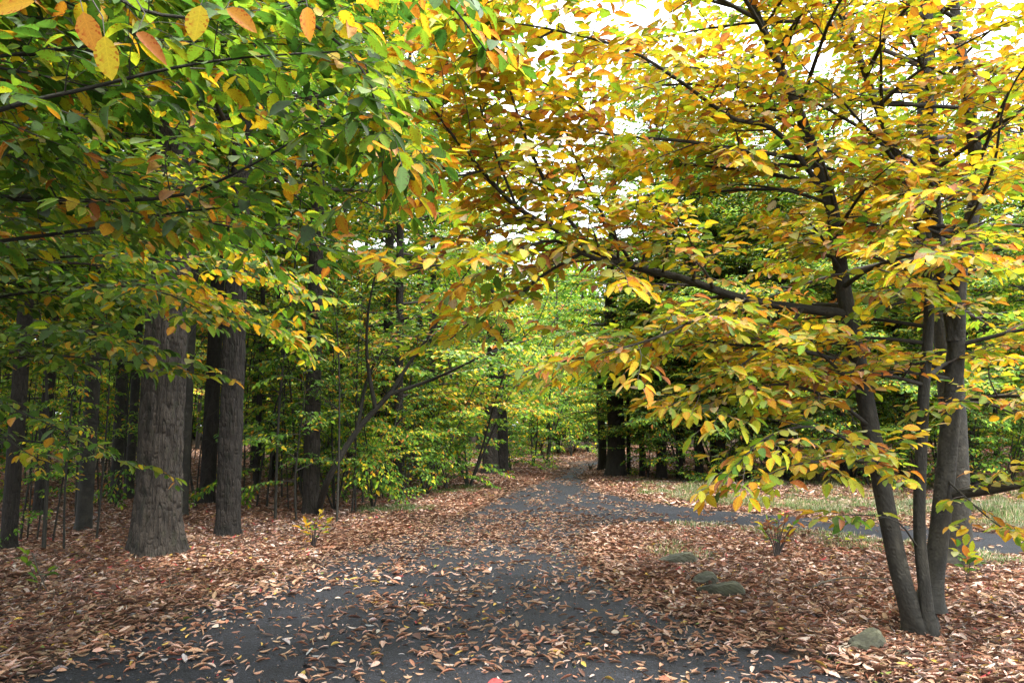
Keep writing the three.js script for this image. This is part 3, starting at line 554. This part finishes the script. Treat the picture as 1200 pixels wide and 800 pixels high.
// ---------------------------------------------------------------- beeches out of frame on the other side, reaching in
{
  R = rng(71); const t = thing('beech_tree', 'beech reaching dark green and yellow leaves in over the path edge', 'tree');
  const rich = { deep: .5, green: 1.9, lime: 1.1, yellowgreen: .2, yellow: .15, gold: .12, orange: .1 }, turned = { lime: .4, yellowgreen: .4, yellow: .6, gold: .7, orange: .9, rust: .5, green: .3 };
  const T = newTree({ len: .098, gap: .056, droop: .34, tilt: .8, wild: .42, mix: p => blend(rich, turned, clamp(.35 * sstep(.58, .82, noise(p.x * 1.9, p.y * 1.9, p.z * 1.9 + 4)) + .45 * sstep(-.9, .1, p.x))), keep: p => -p.z > 1.7 && p.x < .15, keepBranch: p => -p.z > 1.6 });
  const pts = [V(-3.7, -.05, -3.0), V(-3.65, 2, -3.05), V(-3.55, 4, -3.2), V(-3.4, 6, -3.4), V(-3.3, 8, -3.5)];
  part(t, 'trunk', trunkGeo(pts, [.13, .11, .09, .06, .02], { sides: 24, per: 8, flare: .4, relief: .015, fr: 3, seed: 3 }), M.smoothBark);
  const cv = new THREE.CatmullRomCurve3(pts);
  const f = at, o = { level: 2, len: .6, gap: .14, start: .25, own: true, sides: 6, n: 16 };
  grow(T, [V(-3.6, 2.3, -3.1), f(0, 128, 2.9), f(100, 104, 2.8), f(200, 80, 2.75), f(280, 68, 2.7), f(400, 60, 2.8)], .014, .003, o);
  grow(T, [V(-3.5, 2.6, -3.2), f(0, 230, 3.6), f(120, 235, 3.4), f(213, 228, 3.3), f(287, 197, 3.2), f(367, 152, 3.1), f(440, 120, 3.1)], .014, .003, o);
  grow(T, [V(-3.5, 2.2, -3.2), f(-20, 285, 3.6), f(105, 268, 3.6), f(200, 250, 3.6), f(300, 240, 3.5)], .014, .003, o);
  grow(T, [V(-3.4, 3.5, -3.3), f(100, -60, 3.2), f(250, -20, 3.1), f(370, 30, 3.1), f(430, 90, 3.1), f(455, 170, 3.15)], .014, .003, { ...o, len: .7, gap: .1 });
  grow(T, [V(-3.4, 3.6, -3.3), f(150, -80, 3.4), f(330, -10, 3.4), f(420, 60, 3.4), f(445, 160, 3.4), f(450, 240, 3.4)], .014, .003, { ...o, len: .6, gap: .1 });
  grow(T, [V(-3.4, 3.9, -3.3), f(250, -110, 3.2), f(420, -40, 3.1), f(520, 0, 3.1), f(570, 60, 3.2)], .014, .003, o);
  grow(T, [V(-3.4, 3.7, -3.3), f(60, -60, 2.6), f(160, 10, 2.6), f(280, 20, 2.6), f(360, 0, 2.6)], .012, .003, o);
  for (let k = 0; k < 30; k++) {
    const y = rr(2.4, 4.9), p = cv.getPointAt(y / 8), az = rr(-.95, .5), ln = rr(1.8, 3.4), d = V(Math.cos(az), rr(.0, .35) - (y > 4 ? .25 : 0), Math.sin(az) - .35).normalize(), q = [p]; let cur = p.clone();
    for (let m = 0; m < 4; m++) { cur = cur.clone().addScaledVector(d, ln / 4); q.push(cur); d.y -= .07; d.x += rr(-.12, .12); d.z += rr(-.15, .1); d.normalize(); }
    grow(T, q, .016, .003, { ...o, gap: .2 });
  }
  // the big turned leaves hanging near the top
  const big = [[40, 2, 'gold', .13, -.9, -.15, 0], [97, 14, 'orange', .11, .25, -1, 2], [122, 42, 'yellow', .125, .1, -1, 0], [235, 6, 'yellow', .12, -.1, -1, 4], [360, 8, 'orange', .1, .1, -1, 1], [160, 38, 'rust', .12, .8, -.7, 5], [265, 10, 'orange', .1, .7, -.4, 1]];
  for (const [u, v, k, len, dx, dy, shape] of big) { const p = at(u, v, 2.15), b = p.clone().add(V(rr(-.03, .03), .07, -.02)); leafPart(t, { p, d: V(dx, dy, rr(-.2, .2)), n: V(rr(-.2, .2), .35, 1), len, k, shape }); tube(T.twig, [b.clone().add(V(-.08, .12, -.02)), b, p], [.0025, .002, .001], 4, false); }
    finish(t, T, M.smoothBark, 290, 'near');
}
{
  R = rng(81); const t = thing('beech_tree', 'young beech with green leaf sprays hanging in front of the thick furrowed trunk', 'tree');
  const rich = { deep: .6, green: 2.0, lime: 1.0, yellowgreen: .15, yellow: .1, gold: .06 }, turned = { lime: .7, yellowgreen: .9, yellow: .8, gold: .5, orange: .35, green: .4 };
  const T = newTree({ len: .1, gap: .056, droop: .32, tilt: .75, wild: .36, mix: p => blend(rich, turned, clamp(sstep(.55, .8, noise(p.x * 1.5 + 3, p.y * 1.5, p.z * 1.5)) * .7 + .6 * sstep(-3.2, -2.2, p.x))), keep: p => -p.z > 3 });
  const pts = [V(-5.6, -.05, -6.2), V(-5.55, 2, -6.2), V(-5.4, 4, -6.3), V(-5.3, 6.5, -6.4)];
  part(t, 'trunk', trunkGeo(pts, [.1, .09, .06, .02], { sides: 20, per: 8, flare: .4, relief: .015, fr: 3, seed: 4 }), M.smoothBark);
  const cv = new THREE.CatmullRomCurve3(pts), f = at, o = { level: 2, len: .75, gap: .13, start: .25, own: true, sides: 6, n: 16 };
  const st = y => cv.getPointAt(y / 6.55);
  grow(T, [st(2.2), f(-10, 350, 6), f(60, 340, 5.9), f(140, 335, 5.7), f(210, 350, 5.5), f(260, 385, 5.4)], .018, .003, o);
  grow(T, [st(2.5), f(0, 310, 6), f(100, 300, 6), f(200, 305, 6.1), f(300, 325, 6.2), f(350, 350, 6.3)], .018, .003, o);
  grow(T, [st(2.0), f(0, 400, 5.9), f(60, 390, 5.7), f(120, 392, 5.5), f(170, 410, 5.4)], .014, .003, o);
  grow(T, [st(2.7), f(60, 280, 6.2), f(180, 270, 6.6), f(270, 290, 6.9), f(340, 330, 7.2)], .018, .003, o);
  grow(T, [st(1.9), f(30, 418, 5.9), f(110, 420, 5.7), f(180, 428, 5.6), f(245, 442, 5.6)], .012, .003, { ...o, len: .5, gap: .12 });
  grow(T, [st(2.6), f(120, 330, 6.6), f(220, 345, 6.9), f(300, 372, 7.2), f(360, 410, 7.4)], .014, .003, o);
  grow(T, [st(1.7), f(-20, 470, 5.6), f(40, 490, 5.3), f(90, 512, 5.1), f(125, 528, 5.05)], .01, .002, { ...o, level: 1, len: .28, gap: .1 });
  grow(T, [st(1.6), f(-20, 500, 5.8), f(30, 530, 5.5), f(60, 545, 5.4)], .008, .002, { ...o, level: 1, len: .25, gap: .11 });
  grow(T, [st(1.7), f(60, 520, 6.2), f(120, 535, 6.1), f(170, 545, 6), f(205, 560, 5.95)], .008, .002, { ...o, level: 1, len: .26, gap: .1, start: .6 });
  for (let k = 0; k < 40; k++) {
    const y = rr(2.5, 6.2), p = st(y), az = rr(-.9, .7), ln = rr(1.6, 3), d = V(Math.cos(az), rr(.1, .4) - (y > 4 ? .2 : 0), Math.sin(az)).normalize(), q = [p]; let cur = p.clone();
    for (let m = 0; m < 4; m++) { cur = cur.clone().addScaledVector(d, ln / 4); q.push(cur); d.y -= .08; d.x += rr(-.12, .12); d.z += rr(-.12, .12); d.normalize(); }
    grow(T, q, .016, .003, { ...o, gap: .2, len: .6 });
  }
    finish(t, T, M.smoothBark, 300, 'near');
}

// ---------------------------------------------------------------- fallen leaves
const drop = { tan: 1.7, pink: .8, brown: 1.6, dark: .9, russet: .5, pale: .5, yellow: .16, grey: .12, red: .04, green: .03 };
const dropShapes = [[1.1, .12, .2], [.8, -.1, .24], [1.35, .05, .2], [.35, .2, .27], [1.25, -.12, .21], [1.2, .3, .17], [.6, -.25, .22], [1.45, .08, .24]];
function fallen(x, y, z, s = 1) {
  const k = pick(drop), a = R() * 6.28, [fold, bend, wide] = dropShapes[Math.floor(R() * 8)], flip = R() < .3 ? -1 : 1;
  return { p: V(x, y, z), d: V(Math.cos(a), rr(-.12, .22), Math.sin(a)), n: V(rr(-.6, .6), flip, rr(-.6, .6)), len: (R() < .36 ? rr(.02, .055) : rr(.055, .128)) * s, k, c: jitter(L[k], .25), fold, bend, wide: wide * rr(.85, 1.1), twist: rr(-.4, .4) };
}
// clumps of leaves that carpet the floor (three shapes, turned and repeated)
const clumps = [0, 1, 2].map(q => { R = rng(200 + q); const G = new Geo(); for (let k = 0; k < 215; k++) { const a = R() * 6.28, r = .5 * Math.sqrt(R()); addLeaf(G, fallen(Math.cos(a) * r, rr(.0, .045) * (1 - r), Math.sin(a) * r, .88), 'near'); } for (let k = 0; k < 3; k++) { const a = R() * 6.28, r = .4 * Math.sqrt(R()), b = R() * 6.28, l = rr(.06, .2), i0 = G.count, p = V(Math.cos(a) * r, rr(.02, .045), Math.sin(a) * r); tube(G, [p, p.clone().add(V(Math.cos(b) * l * .5, .012, Math.sin(b) * l * .5)), p.clone().add(V(Math.cos(b + .3) * l, .0, Math.sin(b + .3) * l))], [.004, .003, .0015], 4, false); for (let q2 = i0; q2 < G.count; q2++) G.c.push(.09, .07, .055); } return G.build(); });
const loose = [0, 1, 2, 3].map(q => { R = rng(300 + q); const G = new Geo(); for (let k = 0; k < 7; k++) { const a = R() * 6.28, r = .17 * Math.sqrt(R()); addLeaf(G, fallen(Math.cos(a) * r, rr(.008, .02), Math.sin(a) * r), 'mid'); } return G.build(); });
const tintAt = (x, z) => { const a = .8 + .4 * noise(x * 1.7, z * 1.7, 5), b = .94 + .12 * noise(x * .9, z * .9, 8); return [a * b, a, a / b]; };
{
  R = rng(401); const A = [];
  // thick litter off the asphalt; thinner with distance because fewer leaves can be told apart
  const ring = (n, z0, z1, x0, x1, s0, s1) => { for (let k = 0; k < n; k++) { const z = rr(z0, z1), x = rr(x0, x1); if (Math.abs(x) > -z * .72 + 1.6) continue; const s = signed(x, z); const k2 = rr(s0, s1); if (s < .5 * k2 + .02) continue; A.push([x, land(x, z) + .004, z, k2, tintAt(x, z)]); } };
  ring(5200, -16, -3, -9, 9, .8, 1.15); ring(4600, -28, -14, -18, 18, .95, 1.35); ring(3000, -50, -26, -28, 28, 1.2, 1.8);
  scatter('leaf_litter', clumps, A, M.litter, 'thick carpet of brown fallen leaves on the forest floor', 'leaf litter');
}
// how thickly the leaves lie on the asphalt
function cover(x, z) {
  const s = -signed(x, z), [u, v] = pixelOf(V(x, 0, z));
  const streak = noise(x * 1.1 + z * .25, z * 2.6, 2), fine = noise(x * 4.2, z * 7, 6);
  let c = .2 + .62 * sstep(.42, .72, streak * .5 + fine * .5);
  if (u > 745 && v < 650 && z < -9) return .08 + .15 * sstep(.25, .0, s) + .2 * sstep(800, 745, u);
  c += (u < 560 ? .4 : .25) * sstep(.3, .02, s);
  c += .6 * sstep(603, 618, v) * sstep(660, 630, v) * sstep(900, 780, u) * (.35 + .9 * fine);       // the drift across the junction
  c *= 1 - .55 * sstep(606, 596, v); c *= 1 - .5 * sstep(584, 576, v) * sstep(.1, .5, s);
  return c;
}
{
  R = rng(402); const B = [], S = [];
  for (let k = 0; k < 60000; k++) {
    const z = rr(-34, -4.2), x = rr(-6, 14); if (Math.abs(x) > -z * .7 + 1) continue;
    const s = signed(x, z); if (s > .3) continue;
    const w = clamp(cover(x, z)); if (R() > w * (z < -9 ? .9 : .8)) continue;
    if (z < -9) B.push([x, .008, z, rr(.7, 1.05), tintAt(x, z)]); else S.push([x, z]);
  }
  for (let k = 0; k < 60000; k++) { const z = rr(-26, -4), x = rr(-9, 11); if (Math.abs(x) > -z * .7 + 1) continue; const s = signed(x, z); if (s < .03 || s > .75) continue; if (R() > .85) continue; B.push([x, land(x, z) + rr(.004, .03), z, rr(.8, 1.15), tintAt(x, z)]); }
  scatter('leaf_scatter', loose, B, M.litter, 'brown leaves strewn over the far asphalt', 'leaf litter');
  // near the camera's end every leaf lies singly; the largest are things of their own
  const near = [];
  for (const [x, z] of S) for (let q = 0; q < 8; q++) { const a = R() * 6.28, r = .24 * Math.sqrt(R()), X = x + Math.cos(a) * r, Z = z + Math.sin(a) * r; const l = fallen(X, .012 + R() * .008, Z, rr(.65, 1)); const [u, v, d] = pixelOf(l.p); l.z = u > 5 && u < 1195 && v < 792 && signed(X, Z) < -.05 ? l.len / d : 0; near.push(l); }
  near.sort((a, b) => b.z - a.z);
  const shapes = dropShapes.map(([fold, bend, wide], i) => { const G = new Geo(); addLeaf(G, { p: V(0, 0, 0), d: V(0, .06, 1), n: V(.1 * (i % 3 - 1), 1, 0), len: 1, fold, bend, wide, twist: .25 * (i % 3 - 1), c: [1, 1, 1] }, 'near'); return G.build(); });
  const words = { tan: 'tan brown curled leaf lying on the dark asphalt', pink: 'pinkish tan curled leaf lying on the dark asphalt', brown: 'brown curled leaf lying on the dark asphalt', dark: 'dark brown shrivelled leaf lying on the asphalt', russet: 'russet curled leaf lying on the dark asphalt', pale: 'pale dry leaf lying on the dark asphalt', yellow: 'yellow leaf lying on the dark asphalt', grey: 'greyish leaf lying on the dark asphalt', red: 'small red leaf lying on the dark asphalt', green: 'greenish leaf lying on the dark asphalt' };
  const mats = {}; for (const k of LK) { mats[k] = M.litter.clone(); mats[k].vertexColors = false; mats[k].color.setRGB(...L[k]); }
  for (const l of near.slice(0, 300)) {
    const q = Math.floor(R() * 8), m = top('fallen_leaf', shapes[q], mats[l.k], words[l.k], 'leaf', l.k + ' fallen leaves on the asphalt');
    const a = R() * 6.28; m.position.set(l.p.x, .0035 + (dropShapes[q][1] > 0 ? dropShapes[q][1] * l.len * .6 : 0), l.p.z); m.rotation.y = a; m.scale.setScalar(l.len);
  }
  const G = new Geo(); for (const l of near.slice(300)) addLeaf(G, l, 'near');
  for (let k = 0; k < 2600; k++) { const z = rr(-9, -4), x = rr(-4, 4); if (signed(x, z) > -.05) continue; const l = fallen(x, .006, z); l.len = rr(.008, .022); addLeaf(G, l, 'mid'); }
  const m = part(scene, 'leaf_scatter', G.build(), M.litter); m.name = numbered('leaf_scatter'); m.userData = { kind: 'stuff', label: 'brown leaves strewn over the near asphalt', category: 'leaf litter' };
  }

// ---------------------------------------------------------------- grass and small plants
{
  const tuft = (seed, dry, h) => { R = rng(seed); const G = new Geo(); for (let k = 0; k < 46; k++) { const a = R() * 6.28, r = .16 * Math.sqrt(R()), b = R() * 6.28, l = h * rr(.5, 1.2), w = rr(.0025, .005), x = Math.cos(a) * r, z = Math.sin(a) * r, bx = Math.cos(b) * l * rr(.15, .6), bz = Math.sin(b) * l * rr(.15, .6), px = -Math.sin(b) * w, pz = Math.cos(b) * w; const c = jitter(R() < dry ? [.30, .26, .15] : [.09, .15, .035], .3); const i0 = G.v(x - px, -.01, z - pz, 0, .7, .7, 0, 0, c), i1 = G.v(x + px, -.01, z + pz, 0, .7, .7, 0, 0, c), i2 = G.v(x + bx * .4 - px, l * .6, z + bz * .4 - pz, 0, .8, .6, 0, 0, c), i3 = G.v(x + bx * .4 + px, l * .6, z + bz * .4 + pz, 0, .8, .6, 0, 0, c), i4 = G.v(x + bx, l * .92, z + bz, 0, .9, .4, 0, 0, c); G.tri(i0, i1, i2); G.tri(i1, i3, i2); G.tri(i2, i3, i4); } return G.build(); };
  const dry = [tuft(1, .38, .11), tuft(2, .28, .14)], low = [tuft(3, .4, .06), tuft(4, .5, .075)];
  const D = [], N = [];
  R = rng(501);
  for (let k = 0; k < 6500; k++) {
    const u = rr(690, 1240), v = rr(560, 632), p = onGround(u, v), s = signed(p.x, p.z); if (s < .45 || p.z > -9.5) continue;
    const farSide = p.z < -4 && v < 600 + (u - 740) * .06; if (!farSide) continue;
    if (R() > sstep(690, 800, u) * 1.1 * sstep(.25, .75, noise(p.x * .9, p.z * .9, 4) * .6 + .4 * noise(p.x * 3, p.z * 3, 8))) continue;
    D.push([p.x, land(p.x, p.z), p.z, rr(.6, 1.15), tintAt(p.x, p.z)]);
  }
  for (let k = 0; k < 2600; k++) { const u = rr(745, 1200), v = rr(610, 668), p = onGround(u, v), s = signed(p.x, p.z); if (s < .3 || v < 600) continue; const w = sstep(1.7, .4, s) * sstep(745, 800, u) * (noise(p.x * 2, p.z * 2, 7) * 1.2); if (R() > w) continue; N.push([p.x, land(p.x, p.z), p.z, rr(.7, 1.4), tintAt(p.x, p.z)]); }
  for (let k = 0; k < 1400; k++) { const u = rr(420, 575), v = rr(555, 606), p = onGround(u, v), s = signed(p.x, p.z); if (s < .7) continue; if (R() > sstep(.45, .75, noise(p.x * .8, p.z * .8, 5)) * .9) continue; D.push([p.x, land(p.x, p.z), p.z, rr(.5, .95), [.75, 1, .6]]); }
  scatter('verge_grass', dry, D, M.grass, 'tall dry grass on the verge beyond the fork', 'grass');
  scatter('short_grass', low, N, M.grass, 'short green grass at the near edge of the fork', 'grass');
}
function sprout(name, label, foot, o) {
  R = rng(o.seed); const t = thing(name, label, 'plant'), T = newTree({ mix: () => o.mix, len: o.len ?? .09, gap: o.gap ?? .07, droop: .25 });
  for (const [dx, dz, h, bare] of o.stems) { const p = foot.clone().add(V(rr(-.02, .02), -.02, rr(-.02, .02))), q = [p, foot.clone().add(V(dx * .4, h * .55, dz * .4)), foot.clone().add(V(dx, h, dz))]; const G = new Geo(), c = smooth(q, 6); tube(G, c, taper(c.length, o.r ?? .008, .002), 5); part(t, 'stem', G.build(), M.twig); if (!bare) { grow(T, c.slice(2), .003, .001, { level: 1, len: o.spread ?? .16, gap: .09, start: .05, n: 5 }); } }
  finish(t, T, M.twig, 60, 'near'); return t;
}
sprout('seedling', 'small seedling with yellow and green leaves on a short thick stem', place(366, 646), { seed: 1, mix: { yellow: 1, gold: .5, green: 1, lime: 1, orange: .3 }, stems: [[.08, .05, .42], [-.1, 0, .34], [.2, .03, .36], [.02, .1, .25]], r: .02, len: .1 });
sprout('withered_plant', 'withered dark plant with upright stalks beside the stones', place(911, 656), { seed: 2, mix: { brown: 1, rust: .5, lime: .4, yellow: .3, green: .3 }, stems: [[-.1, 0, .44], [.12, .03, .48], [.24, .02, .44], [-.16, .02, .38], [.05, -.03, .46], [-.02, -.03, .4, 1], [.16, 0, .54, 1], [.04, .04, .36, 1], [.28, .02, .4, 1]], r: .013, len: .11, spread: .12, gap: .05 });
sprout('seedling', 'low seedling with a few broad green leaves on the leaf carpet', place(42, 700), { seed: 3, mix: { green: 1.5, lime: 1, yellow: .3 }, stems: [[-.12, .02, .36], [.1, 0, .2]], r: .005, len: .11, spread: .1, gap: .11 });
sprout('seedling', 'seedling with gold leaves against the foot of the grey trunk', place(1135, 690), { seed: 4, mix: { lime: .8, yellowgreen: 1, orange: .4, rust: .3, green: .5 }, stems: [[-.1, .02, .4], [-.02, .05, .3], [.06, 0, .34]], r: .005, len: .11, spread: .12 });
sprout('seedling', 'pale green seedling in the short grass by the fork', place(985, 645), { seed: 5, mix: { lime: 1, yellowgreen: 1 }, stems: [[-.15, .02, .16], [.1, .05, .18], [.25, 0, .14]], r: .004, len: .08, spread: .12 });
sprout('forked_sprout', 'tiny dark forked sprout at the edge of the far path', place(692, 551.5), { seed: 6, mix: { brown: 1 }, stems: [[-.12, 0, .36, 1], [.16, 0, .36, 1], [0, 0, .22, 1]], r: .04 });

// stones half sunk in the leaves
function stone(label, p, sx, sy, sz, turn, seed) {
  const g = new THREE.IcosahedronGeometry(1, 5), a = g.attributes.position;
  for (let k = 0; k < a.count; k++) { const v = V(a.getX(k), a.getY(k), a.getZ(k)); const f = .78 + .4 * noise(v.x * 1.6 + seed * 5, v.y * 1.6, v.z * 1.6) + .12 * noise(v.x * 5, v.y * 5 + seed, v.z * 5); v.multiplyScalar(f); v.y = Math.max(-.35, Math.min(v.y, .55 + .3 * v.x + .12 * noise(v.x * 3, v.z * 3, seed))); a.setXYZ(k, v.x * sx, v.y * sy, v.z * sz); }
  const uv = g.attributes.uv; for (let k = 0; k < uv.count; k++) uv.setXY(k, a.getX(k) * .8 + a.getY(k) * .9, a.getZ(k) * .8 - a.getY(k) * .7);
  g.computeVertexNormals(); const m = top('stone', g, M.stone, label, 'stone'); m.position.copy(p); m.position.y += sy * .06; m.rotation.y = turn; return m;
}
stone('flat greenish stone in the leaves, apart from the stone pair', place(795, 664), .24, .17, .13, .2, 1);
stone('rounded small stone of the mossy pair in the leaves', place(828, 690), .15, .17, .11, .8, 2);
stone('long sloping mossy stone of the pair near the asphalt', place(846, 703), .23, .18, .12, -.5, 3);
stone('grey green stone by the asphalt below the beech stems', place(1020, 766), .16, .15, .1, .6, 4);
stone('low narrow stone beside the stone below the beech stems', place(1048, 776), .15, .06, .07, -.4, 5);
stone('small pale stone half buried at the asphalt edge', place(985, 772), .06, .04, .05, .3, 6);

// fallen sticks
function stick(label, pts, r) { R = rng(r * 1e4); const t = thing('fallen_branch', label, 'branch'), G = new Geo(), c = smooth(pts, 14, r * .4); tube(G, c, taper(c.length, r, r * .3), 6); part(t, 'stick', G.build(), M.deadwood); for (const q of [5, 9]) { const g = new Geo(), a = c[q], e = a.clone().add(V(rr(-.2, .2), rr(.02, .16), rr(-.15, .15))); tube(g, [a, a.clone().lerp(e, .5).add(V(0, .02, 0)), e], [r * .5, r * .4, r * .15], 5); part(t, 'side_twig', g.build(), M.deadwood); } }
const lift = (u, v, h = .03) => place(u, v).add(V(0, h, 0));
stick('dark bent fallen branch beside the beech foot', [lift(948, 695, .05), lift(985, 688, .1), lift(1020, 690, .12), lift(1060, 690, .1)], .012);
stick('short thick stick on the leaves below the thick trunk', [lift(183, 699), lift(205, 695, .05), lift(222, 692)], .012);
stick('thin fallen twig slanting down from the low seedling', [lift(35, 680, .2), lift(55, 705, .05), lift(80, 735)], .007);
stick('fallen branch lying behind the slim pale trunks', [lift(98, 580, .15), lift(115, 585, .1), lift(132, 590, .2)], .04);

// look-alikes told apart by their order out from a landmark
{
  const marks = [['the thick furrowed trunk', bigTree.position], ['the leaning forked stem', onGround(371, 604)], ['the paired trunks where the path narrows', place(581, 556)], ['the stout trunk at the bend', place(722, 560)], ['the three stemmed beech', place(1080, 740)], ['the withered plant', place(911, 656)], ['the narrow dark second trunk', secondTree.position]];
  const order = ['first', 'second', 'third', 'fourth', 'fifth', 'sixth', 'seventh', 'eighth', 'ninth', 'tenth', 'eleventh', 'twelfth', 'thirteenth', 'fourteenth', 'fifteenth', 'sixteenth', 'seventeenth', 'eighteenth', 'nineteenth', 'twentieth']; for (const w of order.slice(0, 9)) order.push('twenty-' + w); order.push('thirtieth'); for (const w of order.slice(0, 9)) order.push('thirty-' + w);
  const short = { 'slim trunks in the wood beside the path': 'slim pale grey tree', 'slim dark trunks in the wood': 'slim dark trunked green tree', 'yellowing trees in the wood': 'dark trunked yellowing tree', 'bright green trees beyond the fork': 'bright green tree', 'dense dark green trees beyond the verge': 'dense dark green low branched tree', 'bare poles in the wood': 'thin leafless pole', 'green saplings between the trunks': 'thin green sapling', 'yellowing saplings among the trunks': 'slender yellowing sapling', 'green bushes along the wood edge': 'many stemmed green bush', 'yellow green bushes along the path': 'arching yellow green bush' };
  const sets = {};
  for (const o of scene.children) { const g = o.userData.group; if (!short[g]) continue; let b = marks[0], m = 1e9; for (const k of marks) { const d = o.position.distanceTo(k[1]); if (d < m) { m = d; b = k; } } (sets[g + '|' + b[0]] ??= []).push([m, o]); }
  for (const k in sets) { const [g, where] = k.split('|'); sets[k].sort((a, b) => a[0] - b[0]).forEach(([, o], i) => { if (i < order.length) o.userData.label = order[i] + ' ' + short[g] + ' out from ' + where; }); }
}

renderer.render(scene, camera);
